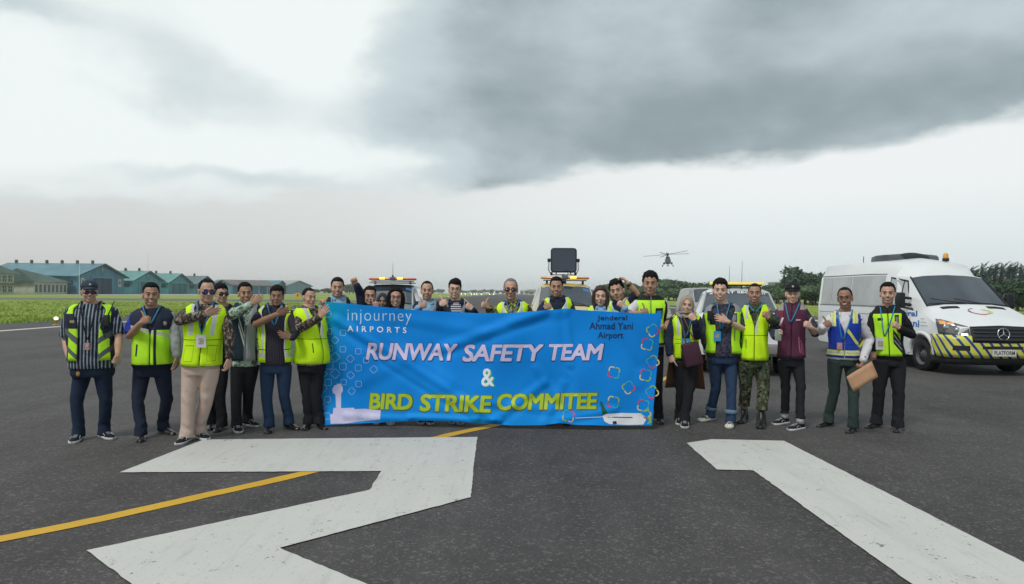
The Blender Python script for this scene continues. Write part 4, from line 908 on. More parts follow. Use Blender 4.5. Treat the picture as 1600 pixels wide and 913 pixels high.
# loudspeaker on the roof
ls = empty('acoustic_loudspeaker', (c2.location.x - .03, 16.5 + 2.3, 0), 'big square dark bird-scaring loudspeaker on a U bracket above the yellow roof', 'loudspeaker')
lz = 2.47
def rsq(hw, hh, r, y, n=5):
    return [(sx * (hw - r) + r * math.cos(a), y, lz + sz * (hh - r) + r * math.sin(a)) for sx, sz, a0 in ((1, 1, 0), (-1, 1, 90), (-1, -1, 180), (1, -1, 270)) for a in [R(a0 + 90 * k / n) for k in range(n + 1)]]
m = MB(); m.grid([rsq(.30, .28, .07, .10), rsq(.35, .33, .08, .06), rsq(.36, .34, .09, -.06), rsq(.33, .31, .08, -.09)], cv=True); m.f.append(list(range(24))); m.m.append(0); m.build('housing', mat('speaker_shell', (.03, .035, .045), rough=.5), ls, angle=40)
m = MB(); m.add(rsq(.325, .305, .07, -.083), [list(range(24))]); m.build('grille_face', mat('speaker_face', lambda t: mixc(t, voro(t, coord(t), 60).gt(.35), (.085, .10, .14), (.06, .075, .11)), rough=.7), ls, smooth=False)
silv = mat('silver_bracket', (.45, .46, .47), rough=.35, metal=.7)
m = MB(); m.tube([(-.40, 0, lz + .02), (-.41, 0, lz - .26), (-.34, 0, lz - .40), (.34, 0, lz - .40), (.41, 0, lz - .26), (.40, 0, lz + .02)], .016, 8); m.build('bracket', silv, ls)
for s in (-1, 1):
    m = MB(); m.tube([(s * .36, 0, lz), (s * .44, 0, lz)], .05, 10, dome=False); m.build('knob', blk, ls); m = MB(); m.box((s * .33, 0, lz - .37), (.06, .06, .09)); m.build('clamp', blk, ls); m = MB(); m.box((s * .2, 0, lz - .355), (.03, .04, .05)); m.build('lug', blk, ls)
m = MB(); m.tube([(0, 0, 1.82), (0, 0, lz - .38)], [.09, .04], 10, dome=False); m.build('pedestal', dgry, ls); m = MB(); m.tube([(.05, -.05, 2.0), (.12, -.12, 2.1), (.1, -.12, 2.2), (.05, -.09, lz - .3)], .01, 6); m.build('cable', blk, ls)
c3, s3 = car('pickup_truck', (at(1154, 460, 14.4)[0] + .02, 12.95, 0), 'pickup truck', 'white security pickup with yellow light strip and two whip aerials', paint_w, roofz=1.71)
gl2 = mat('light_blue_glass', vary((.16, .20, .24), .2, 1.5), rough=.1, spec=.8, coat=1.0)
c3.location.x -= .36; c3.location.y += .1; c3.rotation_euler = (0, 0, R(-14.5))
m = MB(); m.box((0, 2.2, 1.815), (1.15, .22, .05)); lo = m.build('light_bar', mat('yellow_strip', (.75, .60, .10), rough=.3, emit=(1, .8, .1), estr=.35), c3, bevel=.01); m = MB(); m.box((0, 2.2, 1.775), (1.05, .18, .03)); m.build('bracket', blk, lo)
for s in (-1, 1):
    m = MB(); m.box((s * .42, 2.2, 1.74), (.08, .12, .05)); m.build('foot', blk, lo)
for dx, zt in ((-.15, 2.21), (.12, 2.32)):
    m = MB(); m.tube([(dx, 2.35, 1.72), (dx, 2.35, 1.78)], .02, 8); m.tube([(dx, 2.35, 1.76), (dx + .01, 2.35, zt)], [.007, .0035], 5); m.build('aerial', mat('aerial_grey', (.12, .12, .13)), c3)
def wsfn(a, v): return tuple(s3.pt(2.0 + v, 3.1 + (1 - abs(a)) * 1.9, 1 if a > 0 else -1, .012))
m = MB(); stext('AIRPORT SECURITY', c3, wsfn, (-.86, .82, .86, .93), inks('white', (.78, .80, .85)), .02)
m = s3.across(2.80, 2.96, 3.05, .009, 3, 6); m.build('sun_strip', mat('sun_strip', (.06, .08, .12), rough=.3), c3)
c4, s4 = car('minivan', (at(1102, 460, 36)[0], 34.0, 0), 'car', 'grey minivan parked far behind, showing between the hijab woman and the white pickup', mat('beige_grey_paint', vary((.30, .29, .27), .1, 2), rough=.35, coat=.3), roofz=1.95)
# ================================================================== helicopter
hx, hy, hz_ = at(1043.5, 405, 303); heli = empty('helicopter', (hx, hy, hz_ - 2.0), 'dark blue-grey twin-engined helicopter hovering low above the runway, seen nose on', 'helicopter')
hm = mat('helicopter_paint', lambda t: mixc(t, noise(t, coord(t), .5, 3).step(.45, .55), (.035, .055, .075), (.06, .09, .085)), rough=.5); hd = mat('helicopter_dark', (.02, .025, .03), rough=.5)
m = MB(); prof = [(-9.0, .25, .3, .3), (-8.6, .85, .9, .55), (-7.6, 1.2, 1.25, .8), (-6, 1.27, 1.35, .95), (0, 1.27, 1.4, 1.0), (3.5, 1.2, 1.25, 1.05), (5.2, .55, .6, 1.5), (10, .32, .35, 1.8), (12.5, .22, .25, 2.0)]
m.grid([[(w * math.copysign(abs(math.cos(a)) ** .8, math.cos(a)), y, zc + h * math.sin(a)) for a in np.linspace(0, 6.2832, 20, False)] for (y, w, h, zc) in prof], cv=True); m.f.append(list(range(20))); m.m.append(0); m.build('fuselage', hm, heli)
m = MB(); m.grid([[(w * math.cos(a), y, 2.2 + h * math.sin(a)) for a in np.linspace(0, 6.2832, 14, False)] for (y, w, h) in ((-5.6, .3, .3), (-5.2, .9, .7), (-2, 1.0, 1.0), (1.5, .7, .7), (4, .2, .3))], cv=True); m.build('engine_cowling', hm, heli)
for s in (-1, 1):
    m = MB(); m.tube([(s * .5, -5.9, 2.55), (s * .5, -4.9, 2.55)], .34, 12, dome=False); m.build('engine_intake', hd, heli)
    m = MB(); m.tube([(s * 1.62, -4.2, .1), (s * 1.62, -.2, .1)], .46, 12); m.build('fuel_tank', hm, heli)
    m = MB(); m.grid([[(s * x, y, z) for x, z in ((.25, 1.95 - .3), (.95, 1.55))] for y in (-8.35, -7.55)]); m.build('cockpit_glass', glass_d, heli)
    g = empty('main_wheel'); g.parent = heli; g.location = (s * 2.3, .6, -1.05)
    m = MB(); m.tube([(-.18, 0, 0), (.18, 0, 0)], .44, 14, dome=False); m.build('tyre', rub, g); m = MB(); m.tube([(0, 0, 0), (-s * 1.2, -.1, 1.1)], .07, 6); m.tube([(0, 0, 0), (-s * .9, .2, 1.9)], .06, 6); m.build('strut', hd, g)
m = MB(); m.tube([(-.3, -7.0, -1.0), (.3, -7.0, -1.0)], .28, 10, dome=False); m.tube([(0, -7, -1), (0, -7, 0)], .07, 6); m.build('nose_wheel', rub, heli)
m = MB(); m.tube([(0, -1, 2.9), (0, -1, 4.15)], [.3, .2], 10); m.tube([(0, -1, 3.9), (0, -1, 4.2)], .55, 10); hub = m.build('rotor_hub', hd, heli)
hc = np.array([0, -1, 4.05]); bl = mat('rotor_blade', (.06, .07, .07), rough=.6)
for k in range(5):
    a = R(180 + 72 * k); d = np.array([math.cos(a), math.sin(a), 0]); 
    def bpnt(q, wv): 
        p = d * q + np.array([-d[1], d[0], 0]) * wv; return hc + p + np.array([0, 0, p[0] * .075 + p[1] * .13 + .0012 * q * q])
    m = MB(); m.grid([[bpnt(q, -.13), bpnt(q, .13 if q < 1.5 else .40)] for q in (.4, 1.4, 1.6, 5, 8, 10.6)]); m.build('rotor_blade', bl, heli, solid=.12)
m = MB(); m.add([(0, 11.3, 1.8), (0, 13.2, 4.3), (0, 13.9, 4.3), (0, 13.2, 1.8)], [(0, 1, 2, 3)]); m.build('tail_fin', hm, heli, solid=.25, smooth=False)
m = MB()
for k in range(3):
    a = R(20 + 120 * k); m.tube([(-.35, 13.3, 4.1), (-.4, 13.3 + 1.9 * math.cos(a), 4.1 + 1.9 * math.sin(a))], (.13, .03), 6)
m.build('tail_rotor', bl, heli); m = MB(); m.box((0, 11.6, 2.0), (3.2, .8, .12)); m.build('tailplane', hm, heli); heli.rotation_euler = (R(2), R(-1), R(-12.5))
# ================================================================== people
VX, VY, VZ = np.eye(3)
def skinmat(k, c):
    def f(t):
        n = noise(t, coord(t), 26, 3); m = noise(t, coord(t), 7, 3)
        return mixc(t, m.step(.3, .7) * .6, mixc(t, n, tuple(q * .88 for q in c), tuple(q * 1.1 for q in c)), (c[0] * 1.06, c[1] * .86, c[2] * .8))
    return mat('skin_' + k, f, rough=.52, spec=.4, sub=.12)
SK = {'a': skinmat('light', (.60, .41, .32)), 'b': skinmat('medium', (.50, .32, .24)), 'c': skinmat('brown', (.39, .24, .17)), 'd': skinmat('deep_brown', (.29, .17, .12))}
def cloth(k, c, amt=.14, rough=.85, sc=30):
    return mat(k, lambda t: mixc(t, noise(t, coord(t), sc, 4, .7) * .6 + noise(t, coord(t), 5, 3) * .4, tuple(q * (1 - amt) for q in c), tuple(q * (1 + amt) for q in c)), rough=rough, spec=.2, bump=lambda t: (noise(t, coord(t), 9, 6, .65, dist=.25), .6, .018))
CL = dict(black=cloth('black_cloth', (.014, .015, .019)), navy=cloth('navy_cloth', (.016, .022, .045)), jeans=cloth('blue_jeans', (.022, .045, .095), .3), darkjeans=cloth('dark_jeans', (.014, .025, .05), .3), khaki=cloth('beige_cloth', (.52, .40, .34), .08), dgreen=cloth('dark_green_cloth', (.028, .045, .042)),
          white=cloth('white_cloth', (.60, .58, .62), .06), grey=cloth('grey_cloth', (.30, .31, .34)), blue=cloth('royal_blue_cloth', (.02, .05, .36)), lime=cloth('lime_cloth', (.52, .86, .02), .07, .7), brown=cloth('brown_cloth', (.12, .065, .035)), slate=cloth('slate_cloth', (.035, .05, .075)), beige=cloth('hijab_beige', (.33, .26, .20), .1), lightblue=cloth('light_blue_cloth', (.22, .40, .58)), jeancuff=cloth('jean_cuff', (.12, .19, .28), .2), bag=cloth('maroon_leather', (.055, .02, .035), .1, .5))
def spots(k, base, cs, sc=22, th=.56, stretch=(1, 1, 1)):
    def f(t):
        p = vscale(t, coord(t), stretch); c = mixc(t, noise(t, p, sc, 3, .6).gt(.5), base, tuple(q * 1.25 for q in base))
        for i, q in enumerate(cs):
            v = comb(t, *[a + 3.7 * (i + 1) for a in sep(t, p)]); c = mixc(t, noise(t, v, sc * (1 + .2 * i), 3, .55, dist=.6).gt(th + .01 * i), c, q)
        return c
    CL[k] = mat(k + '_cloth', f, rough=.85, spec=.2, bump=lambda t: (noise(t, coord(t), 9, 6, .65, dist=.25), .6, .018))
spots('camo', (.03, .055, .03), [(.10, .115, .06), (.012, .015, .012), (.055, .04, .025), (.14, .13, .09)], 13, .55)
spots('batik_dark', (.03, .026, .024), [(.17, .14, .11), (.10, .06, .04), (.28, .25, .22)], 26, .56, (1, 1, .5))
spots('batik_green', (.30, .42, .36), [(.08, .16, .11), (.52, .60, .55), (.14, .10, .08)], 16, .55)
spots('batik_navy', (.022, .028, .05), [(.10, .06, .06), (.04, .06, .12)], 24, .56)
spots('batik_gold', (.10, .09, .03), [(.42, .36, .10), (.03, .04, .02)], 30, .52)
spots('stripe_maroon', (.035, .018, .022), [(.06, .03, .04)], 12, .6)
def stripes(t):
    x, y, z = sep(t, coord(t)); w = noise(t, coord(t), 4, 2) * .012; q = ((x + y * .35 + w) * 30).fract()
    return mixc(t, q.gt(.62), (.018, .024, .038), (.26, .31, .37))
CL['striped'] = mat('striped_shirt_cloth', stripes, rough=.8, spec=.2, bump=lambda t: (noise(t, coord(t), 9, 6, .65, dist=.25), .6, .018))
def fine(t):
    x, y, z = sep(t, coord(t)); return mixc(t, (x * 60).fract().gt(.7), (.016, .016, .026), (.05, .045, .06))
CL['pinstripe'] = mat('pinstripe_cloth', fine, rough=.8, spec=.2)
LIME, NAVY, GREY, BLK, SILV = (.58, .90, .015), (.018, .025, .05), (.33, .34, .38), (.012, .013, .016), (.52, .54, .55)
LIME2 = (.46, .84, .03)
def vestmat(key, base, rules, rough=.72):
    """rules: (colour, front, [(a, b, lo, hi), ...]) with lo < a*X + b*T < hi in vest coordinates"""
    def f(t):
        tc = attr(t, 'tc'); X, T, F = sep(t, tc); n = noise(t, coord(t), 8, 4)
        c = mixc(t, n, tuple(q * .9 for q in base), tuple(min(1, q * 1.08) for q in base))
        for col, front, cond in rules:
            k = F.gt(0.0) if front == 1 else (F.lt(0.0) if front == -1 else F.gt(-9))
            for a, b, lo, hi in cond:
                u = X * a + T * b if b else X * a
                if not a: u = T * b
                k = k * u.gt(lo) * u.lt(hi)
            c = mixc(t, k, c, col)
        return c
    return mat('vest_' + key, f, rough=rough, spec=.2, bump=lambda t: (noise(t, coord(t), 8, 6, .65, dist=.25), .7, .02))
def box_(x0, x1, t0, t1): return [(1, 0, x0, x1), (0, 1, t0, t1)]
DLM = (.22, .40, .01)
plainr = [(DLM, 1, box_(-.78, -.34, .345, .36)), (DLM, 1, box_(-.78, -.34, .08, .09)), (DLM, 1, box_(-.79, -.77, .08, .36)), (DLM, 1, box_(-.35, -.33, .08, .36)), (DLM, 1, box_(.34, .78, .345, .36)), (DLM, 1, box_(.34, .78, .08, .09)), (DLM, 1, box_(.77, .79, .08, .36)), (DLM, 1, box_(.33, .35, .08, .36)), (SILV, 0, box_(-.62, -.42, .52, 1.2)), (SILV, 0, box_(.42, .62, .52, 1.2)), (BLK, 0, [(0, 1, .445, .455)]), (SILV, -1, [(0, 1, .5, .6)])]
VM = dict(
    plain=vestmat('plain_lime', LIME, plainr),
    plainside=vestmat('plain_lime_side', LIME, [(SILV, 0, box_(.05, .25, .50, .98)), (SILV, 0, box_(-.65, -.45, .78, 1.2)), (BLK, 0, [(0, 1, .47, .48)]), (BLK, 1, box_(-.62, -.57, .22, .40))]),
    hemband=vestmat('lime_hem_band', LIME, [(SILV, 0, box_(-.80, -.62, .1, 1.2)), (SILV, 0, box_(.50, .66, .1, 1.2)), (SILV, 0, [(0, 1, .09, .17)]), (BLK, 0, [(0, 1, .23, .245)])]),
    chevron=vestmat('chevron_open', LIME2, [(NAVY, 0, [(1, 0, .80, 2)]), (NAVY, 0, [(1, 0, -2, -.80)]), (NAVY, 1, box_(-.85, -.36, .60, .88)), ((.30, .26, .12), 1, box_(-.68, -.52, .71, .76)), (NAVY, 1, [(1, 0, .45, .9), (.6, 1, .88, 1.20)]), ((.10, .12, .13), 1, [(.35, 1, .16, .28), (1, 0, -2, 0)]), ((.10, .12, .13), 1, [(-.35, 1, .16, .28), (1, 0, 0, 2)]), ((.10, .12, .13), 1, [(.35, 1, -.12, -.02), (1, 0, -2, 0)]), ((.10, .12, .13), 1, [(-.35, 1, -.12, -.02), (1, 0, 0, 2)])]),
    navyyoke=vestmat('navy_yoke', LIME2, [(NAVY, 0, [(0, 1, .66, 2)]), ((.50, .52, .42), 0, [(.10, 1, .60, .67)]), (NAVY, 0, [(0, 1, -.1, .03)]), (NAVY, 1, box_(.16, .30, -.1, 2)), (NAVY, 1, [(1, 0, -.66, -.58), (.2, 1, .06, .28)])]),
    greycentre=vestmat('navy_grey_centre', (.30, .31, .36), [((.015, .03, .05), 0, [(1, 0, -2, -.1)]), ((.015, .03, .05), 0, [(1, 0, .72, 2)]), ((.55, .56, .55), 1, [(.9, 1, .16, .26), (1, 0, -.5, -.08)]), ((.55, .56, .55), 1, [(.9, 1, .32, .38), (1, 0, -.5, -.08)]), ((.05, .25, .10), 1, [(.9, 1, .62, .74), (1, 0, -.5, .0)])]),
    greynavy=vestmat('grey_navy_yoke', (.22, .27, .34), [((.012, .018, .03), 0, [(1, 0, -2, -.62)]), ((.012, .018, .03), 0, [(1, 0, .62, 2)]), (NAVY, 1, box_(-.62, -.25, .78, .92)), ((.60, .60, .60), 1, box_(.30, .34, .84, .95))]),
    blackside=vestmat('lime_black_sides', LIME2, [(BLK, 0, [(1, 0, .84, 2)]), (BLK, 0, [(1, 0, -2, -.84)]), (BLK, 0, [(0, 1, .995, 2)]), (BLK, 0, [(0, 1, -.1, .03)]), (BLK, 1, box_(-.03, .03, -1, 2)), (BLK, 1, box_(-.68, -.22, .58, .80)), (LIME2, 1, box_(-.60, -.26, .82, .84)), (BLK, 1, box_(.28, .72, .58, .82)), ((.03, .20, .60), 1, box_(.36, .64, .62, .76))]),
    blackside2=vestmat('lime_black_chevron', LIME2, [(BLK, 0, [(1, 0, .80, 2)]), (BLK, 0, [(1, 0, -2, -.84)]), (BLK, 0, [(0, 1, .93, 2)]), (BLK, 1, box_(-.03, .03, -1, 2)), (BLK, 1, box_(.38, .66, .70, .90)), ((.22, .18, .20), 1, box_(.44, .60, .74, .86)), (BLK, 1, box_(-.60, -.30, .78, .84)), (BLK, 1, [(1, 0, .30, .82), (.45, 1, .42, .72)]), ((.30, .32, .33), 1, [(1, 0, .36, .82), (.45, 1, .49, .54)]), ((.30, .32, .33), 1, [(1, 0, .36, .82), (.45, 1, .60, .65)]), (SILV, 1, [(1, 0, -.9, -.62), (-.4, 1, .60, .68)])]),
    greyyoke=vestmat('grey_yoke_lime', LIME2, [((.24, .26, .29), 0, [(0, 1, .88, 2)]), (BLK, 1, box_(-.75, -.45, .62, .86)), ((.07, .08, .09), 1, box_(.40, .74, .66, .86)), ((.22, .24, .28), 1, box_(.46, .68, .70, .82)), ((.10, .12, .05), 1, [(1, 0, .62, .68), (0, 1, .28, .58)])]),
    maroon=vestmat('maroon', (.085, .022, .05), [((.30, .27, .27), 0, [(0, 1, .95, 2), (1, 0, .55, 2)]), ((.30, .27, .27), 0, [(0, 1, .95, 2), (1, 0, -2, -.55)]), ((.20, .03, .06), 1, [(1, 0, -.95, -.60), (0, 1, .62, .95)]), ((.5, .45, .48), 1, box_(.28, .60, .74, .765)), ((.42, .12, .22), 1, [(1, .45, .66, .72), (0, 1, .10, .42)]), ((.42, .12, .22), 1, [(1, .45, .80, .85), (0, 1, .08, .36)]), ((.42, .12, .22), 1, [(1, .45, .92, .96), (0, 1, .06, .30)])]),
    blue=vestmat('royal_blue', (.012, .045, .36), [((.62, .66, .13), 0, [(0, 1, .05, .17)]), ((.45, .47, .48), 0, [(0, 1, .09, .13)]), ((.62, .66, .13), 1, [(.45, 1, .66, .76), (1, 0, .1, 1.2)]), ((.62, .66, .13), 0, [(1, 0, .46, .78), (0, 1, .80, 2)]), ((.45, .47, .48), 0, [(1, 0, .58, .66), (0, 1, .80, 2)]), ((.62, .66, .13), 0, [(1, 0, -.82, -.50), (0, 1, .74, 2)]), ((.45, .47, .48), 0, [(1, 0, -.70, -.62), (0, 1, .74, 2)]), ((.006, .02, .18), 1, box_(.1, .85, .30, .315))]),
)
TS = np.array([  # t, half width, half depth, forward shift
    [-.20, .105, .095, 0], [-.06, .160, .115, -.0], [.10, .158, .115, .0], [.32, .148, .112, .005], [.55, .155, .118, .008], [.78, .170, .122, .005], [.90, .172, .108, -.002], [.98, .150, .088, -.010], [1.05, .100, .070, -.014], [1.10, .068, .062, -.014], [1.15, .058, .058, -.008]])
class Torso:
    def __init__(s, H, Sh, right, half, fat=1.0, belly=0.0):
        s.H, s.S, s.r = H, Sh, unit(right * np.array([1, 1, 0])); s.f = np.array([s.r[1], -s.r[0], 0]); s.k = half / .17; s.fat = fat; s.belly = belly; s.ax = Sh - H; s.L = np.linalg.norm(s.ax); s.rr = unit(right)
    def c(s, t): return s.H + s.ax * t / .92
    def dims(s, t):
        w = np.interp(t, TS[:, 0], TS[:, 1]); d = np.interp(t, TS[:, 0], TS[:, 2]); fs = np.interp(t, TS[:, 0], TS[:, 3]); g = math.exp(-((t - .28) / .28) ** 2)
        kk = s.k if t < 1.02 else 1 + (s.k - 1) * max(0, (1.1 - t) / .08)
        return w * kk * (1 + (s.fat - 1) * (1 - .3 * (t > .8))), d * (.5 + .5 * s.k) * s.fat + s.belly * g, fs + s.belly * g * .5
    def pt(s, t, a, off=0.0, ws=1.0, wx=0.0):
        w, d, fs = s.dims(t); w = (w + off + wx) * ws; d = d + off; n = 2.35
        sa, ca = math.sin(a), math.cos(a)
        x = w * math.copysign(abs(sa) ** (2 / n), sa); y = d * math.copysign(abs(ca) ** (2 / n), ca)
        slope = s.rr[2] * x if t > .5 else 0
        return s.c(t) + s.r * x + s.f * (y + fs) + np.array([0, 0, slope])
def legfolds(amp, seed, kn, ank):
    r = np.random.default_rng(seed); ph = r.uniform(0, 6.28, 8)
    def post(V, N):
        h = np.zeros(len(V)); z = V[:, 2]
        w = np.sin(V[:, 0] * 9 + ph[0]) + .6 * np.sin(V[:, 0] * 23 + V[:, 1] * 17 + ph[1]); ang = np.arctan2(N[:, 0], -N[:, 1])
        for (zc, s, f) in ((kn[0][2], .09, 44), (.14, .07, 62)):
            h += np.exp(-((z - zc) / s) ** 2) * np.sin(z * f + w * 1.6 + np.sin(ang * 2 + ph[2]) * 1.8 + ph[3]) * (.5 + .5 * np.sin(ang * 2 + ph[4]))
        h += .5 * np.sin(ang * 3 + z * 7 + ph[5]) * np.clip(z, .2, 1) + .35 * np.sin(V[:, 0] * 31 + z * 13 + ph[6])
        return V + N * (h * amp * .62)[:, None]
    return post
def smooth_poly(pts, n=3):
    P = [np.asarray(p, float) for p in pts]
    return P
def perp(v, d): v = v - d * v.dot(d); return unit(v)
def hand(mb, Wp, d, up, n, pose, k=1.0, thumb=1):
    """Wp wrist, d palm direction, up = side the thumb is on, n = palm facing (fingers curl this way)"""
    d = unit(d); up = perp(np.asarray(up, float), d); n = np.cross(d, up) if np.cross(d, up).dot(n) > 0 else -np.cross(d, up)
    mb.tube([Wp - d * .02, Wp + d * .02 * k, Wp + d * .055 * k, Wp + d * .088 * k], [(.024 * k, .019 * k) if 0 else (.019 * k, .026 * k), (.018 * k, .030 * k), (.016 * k, .040 * k), (.013 * k, .040 * k)], 10, up=up)
    C = {'flat': (6, 8, 5), 'relax': (26, 34, 22), 'fist': (86, 96, 60), 'thumb': (84, 96, 60), 'grip': (68, 62, 40), 'point': (86, 96, 60), 'claw': (40, 50, 30)}[pose]
    for i in range(4):
        L = (.074, .082, .076, .060)[i] * k; r = (.0092, .0096, .0092, .0082)[i] * k; cur = [math.radians(q) for q in C]
        if pose == 'point' and i == 0: cur = [R(q) for q in (8, 10, 6)]
        if pose == 'flat': cur = [c * (1 + .25 * i) for c in cur]
        b = Wp + d * (.090 - .006 * abs(i - 1)) * k + up * (.030 - .0202 * i) * k; a = 0; P = [b - d * .01, b]; dd = unit(d + up * (1.5 - i) * (.07 if pose in ('flat', 'relax', 'point') else .0))
        for q, c in zip((.46, .31, .23), cur):
            a += c; v = dd * math.cos(a) + n * math.sin(a); P.append(P[-1] + v * L * q)
        mb.tube(P, [r * 1.02, r * 1.05, r, r * .93, r * .8], 7)
    tb = Wp + d * .032 * k + up * .026 * k
    if pose == 'thumb': P = [tb - d * .012, tb + d * .028 * k + up * .012 * k, tb + d * .032 * k + up * .046 * k, tb + d * .026 * k + up * .080 * k]
    elif pose == 'flat': P = [tb - d * .012, tb + d * .02 * k + up * .016 * k, tb + d * .045 * k + up * .028 * k, tb + d * .066 * k + up * .034 * k]
    elif pose in ('fist', 'grip', 'point'): P = [tb - d * .012, tb + d * .02 * k + up * .006 * k + n * .008, tb + d * .046 * k + up * .004 * k + n * .026 * k, tb + d * .056 * k - up * .02 * k + n * .034 * k]
    else: P = [tb - d * .012, tb + d * .02 * k + up * .012 * k + n * .006, tb + d * .044 * k + up * .016 * k + n * .016 * k, tb + d * .064 * k + up * .014 * k + n * .024 * k]
    mb.tube(P, [.015 * k, .0135 * k, .0115 * k, .009 * k], 8)
def sph(az, el): return np.array([math.sin(az) * math.cos(el), -math.cos(az) * math.cos(el), math.sin(el)])
CRAN_C, CRAN_R = np.array([0, .012, .034]), np.array([.0735, .092, .081])
def head_parts(mb, X, nk, k, seed=0):
    """X(p) maps head coordinates to the person's space"""
    M = X.M * k; r = np.random.default_rng(seed); jw, nw, ck, ll = r.uniform(.88, 1.04), r.uniform(.85, 1.25), r.uniform(.85, 1.2), r.uniform(.9, 1.15)
    e = lambda c, r, nu=16, nv=10: mb.ell(X(c), (1, 1, 1), M @ np.diag(r), nu, nv)
    e(CRAN_C, CRAN_R, 22, 14); e((0, -.024, -.018), (.0665 * (jw * .5 + .5), .060, .080), 20, 12); e((0, -.020, -.060), (.0585 * jw, .054, .046)); e((0, -.052, -.086), (.034 * jw, .024, .021)); e((0, -.076, .024), (.050, .014, .010))
    for s in (-1, 1):
        e((s * .036, -.058, -.028), (.026, .020 * ck, .026)); e((s * .010 * nw, -.095, -.031), (.009 * nw, .009, .007)); e((s * .0735, .004, -.008), (.010, .018, .031)); e((s * .077, .010, .010), (.008, .018, .014)); e((s * .046 * jw, -.024, -.056), (.017, .032, .032))
    e((0, -.080, -.058), (.026, .010, .014))
    mb.tube([X(q) for q in ((0, -.076, .018), (0, -.090, -.006), (0, -.1035, -.026))], [.0075 * k, .0085 * k * nw ** .5, .0115 * k * nw], 9)
    mb.tube([X((0, .012, -.045)), (X((0, .02, -.10)) + nk * .0), nk], [.054 * k, .052 * k, .060 * k], 16)
class HX:
    def __init__(s, c, k, yaw, pitch, roll):
        s.M = np.array(Matrix.Rotation(R(yaw), 3, 'Z') @ Matrix.Rotation(R(pitch), 3, 'X') @ Matrix.Rotation(R(roll), 3, 'Y')); s.M = s.M @ np.diag((.95, .98, 1.0)); s.c, s.k = c, k
    def __call__(s, p): return s.c + s.M @ (np.asarray(p, float) * s.k)
def sstep(x, a, b): u = min(1, max(0, (x - a) / (b - a))); return u * u * (3 - 2 * u)
HAIRC = {'black': mat('black_hair', lambda t: mixc(t, noise(t, vscale(t, coord(t), (1, 1, .3)), 90, 3), (.005, .005, .006), (.016, .015, .016)), rough=.75, spec=.12, bump=lambda t: (noise(t, vscale(t, coord(t), (1, 1, .35)), 110, 3), .7, .006)), 'grey': mat('grey_hair', lambda t: mixc(t, noise(t, coord(t), 90, 3), (.10, .095, .09), (.24, .23, .22)), rough=.6), 'brown': mat('brown_hair', lambda t: mixc(t, noise(t, vscale(t, coord(t), (1, 1, .25)), 80, 3), (.018, .010, .008), (.06, .035, .025)), rough=.45, bump=lambda t: (noise(t, vscale(t, coord(t), (1, 1, .3)), 100, 3), .5, .004))}
def hair(X, parent, style, col, seed):
    r = np.random.default_rng(seed); ph = r.uniform(0, 6.28, 8); rows = []
    top = {'short': .013, 'crop': .006, 'buzz': .004, 'wavy': .022, 'side': .019, 'long': .018, 'long_short': .018}[style]; thin = {'short': .006, 'crop': .004, 'buzz': .0028, 'wavy': .008, 'side': .008, 'long': .014, 'long_short': .014}[style]
    for j in range(31):
        el = -math.pi / 2 + math.pi * (j + .5) / 31 ; row = []
        for i in range(64):
            az = -math.pi + 2 * math.pi * i / 64; d = sph(az, el); p = CRAN_C + d * CRAN_R; a = abs(az)
            zl = np.interp(a, [0, R(30), R(48), R(62), R(76), R(92), R(112), R(150), math.pi], [.070, .070, .072, .046, .012, -.022 if style != 'buzz' else .0, -.018, -.052, -.056])
            if style == 'side': zl -= .010 * math.sin(az * 1.2 + .6) * (a < R(70)) + .012 * (a < R(60))
            if style == 'wavy': zl += .006 * math.sin(az * 9 + ph[0]) - .010 * (a < R(60))
            if style.startswith('long'): zl = np.interp(a, [0, R(25), R(55), R(75), R(90), math.pi], [.070, .066, .045, -.02, -.06, -.08])
            if style == 'crop': zl += .010 * (a < R(60))
            zl += .0022 * math.sin(az * 31 + ph[6]) + .0018 * math.sin(az * 53 + ph[7]); g = sstep(p[2], zl - .004, zl + (.012 if a > R(60) else .018)); th = thin + (top - thin) * sstep(p[2], .05, .10) + (.003 if style != 'buzz' else .001) * (math.sin(az * 11 + ph[1]) * math.sin(el * 9 + ph[2]) + .6 * math.sin(az * 23 + el * 14 + ph[3]))
            if style == 'side': th += .008 * max(0, math.sin(az + .9)) * sstep(p[2], .06, .09)
            if style == 'wavy': th += .006 * math.sin(az * 6 + ph[4]) * math.sin(el * 7 + ph[5])
            row.append(X(p + d * (-.010 * (1 - g) + th * g)))
        rows.append(row)
    m = MB(); m.grid(rows, cv=True); n = 64; m.f.append(list(range(n))); m.m.append(0); m.f.append([30 * n + q for q in range(n)]); m.m.append(0)
    if style not in ('buzz', 'crop'):
        for q in range(420):
            az = r.uniform(-math.pi, math.pi); el = r.uniform(.25, 1.5); d = sph(az, el); p = CRAN_C + d * CRAN_R
            if p[2] < .075 and abs(az) < R(62): continue
            b0 = p + d * (top * .7); u = unit(d * .55 + r.normal(size=3) * .45 + np.array([.1, -.25, .15])); w = unit(np.cross(u, d)) * .0022; L_ = r.uniform(.005, .011) * (1.3 if style == 'wavy' else 1)
            m.add([X(b0 - w), X(b0 + w), X(b0 + u * L_)], [(0, 1, 2)])
    if style.startswith('long'):
        zb = -.19 if style == 'long' else -.12
        for s in (-1, 1):
            for q in range(10):
                a = R(62 + q * 12.5); P = []
                for z in (.05, 0, -.05, -.10, zb):
                    rr = .085 + .008 * math.sin(z * 30 + q); P.append(X((s * math.sin(a) * rr, -math.cos(a) * rr * 1.08 + .012 - .01 * (z < -.08), z)))
                m.tube(P, [.014, .019, .021, .018, .008], 7)
    return m.build('hair', HAIRC[col], parent)
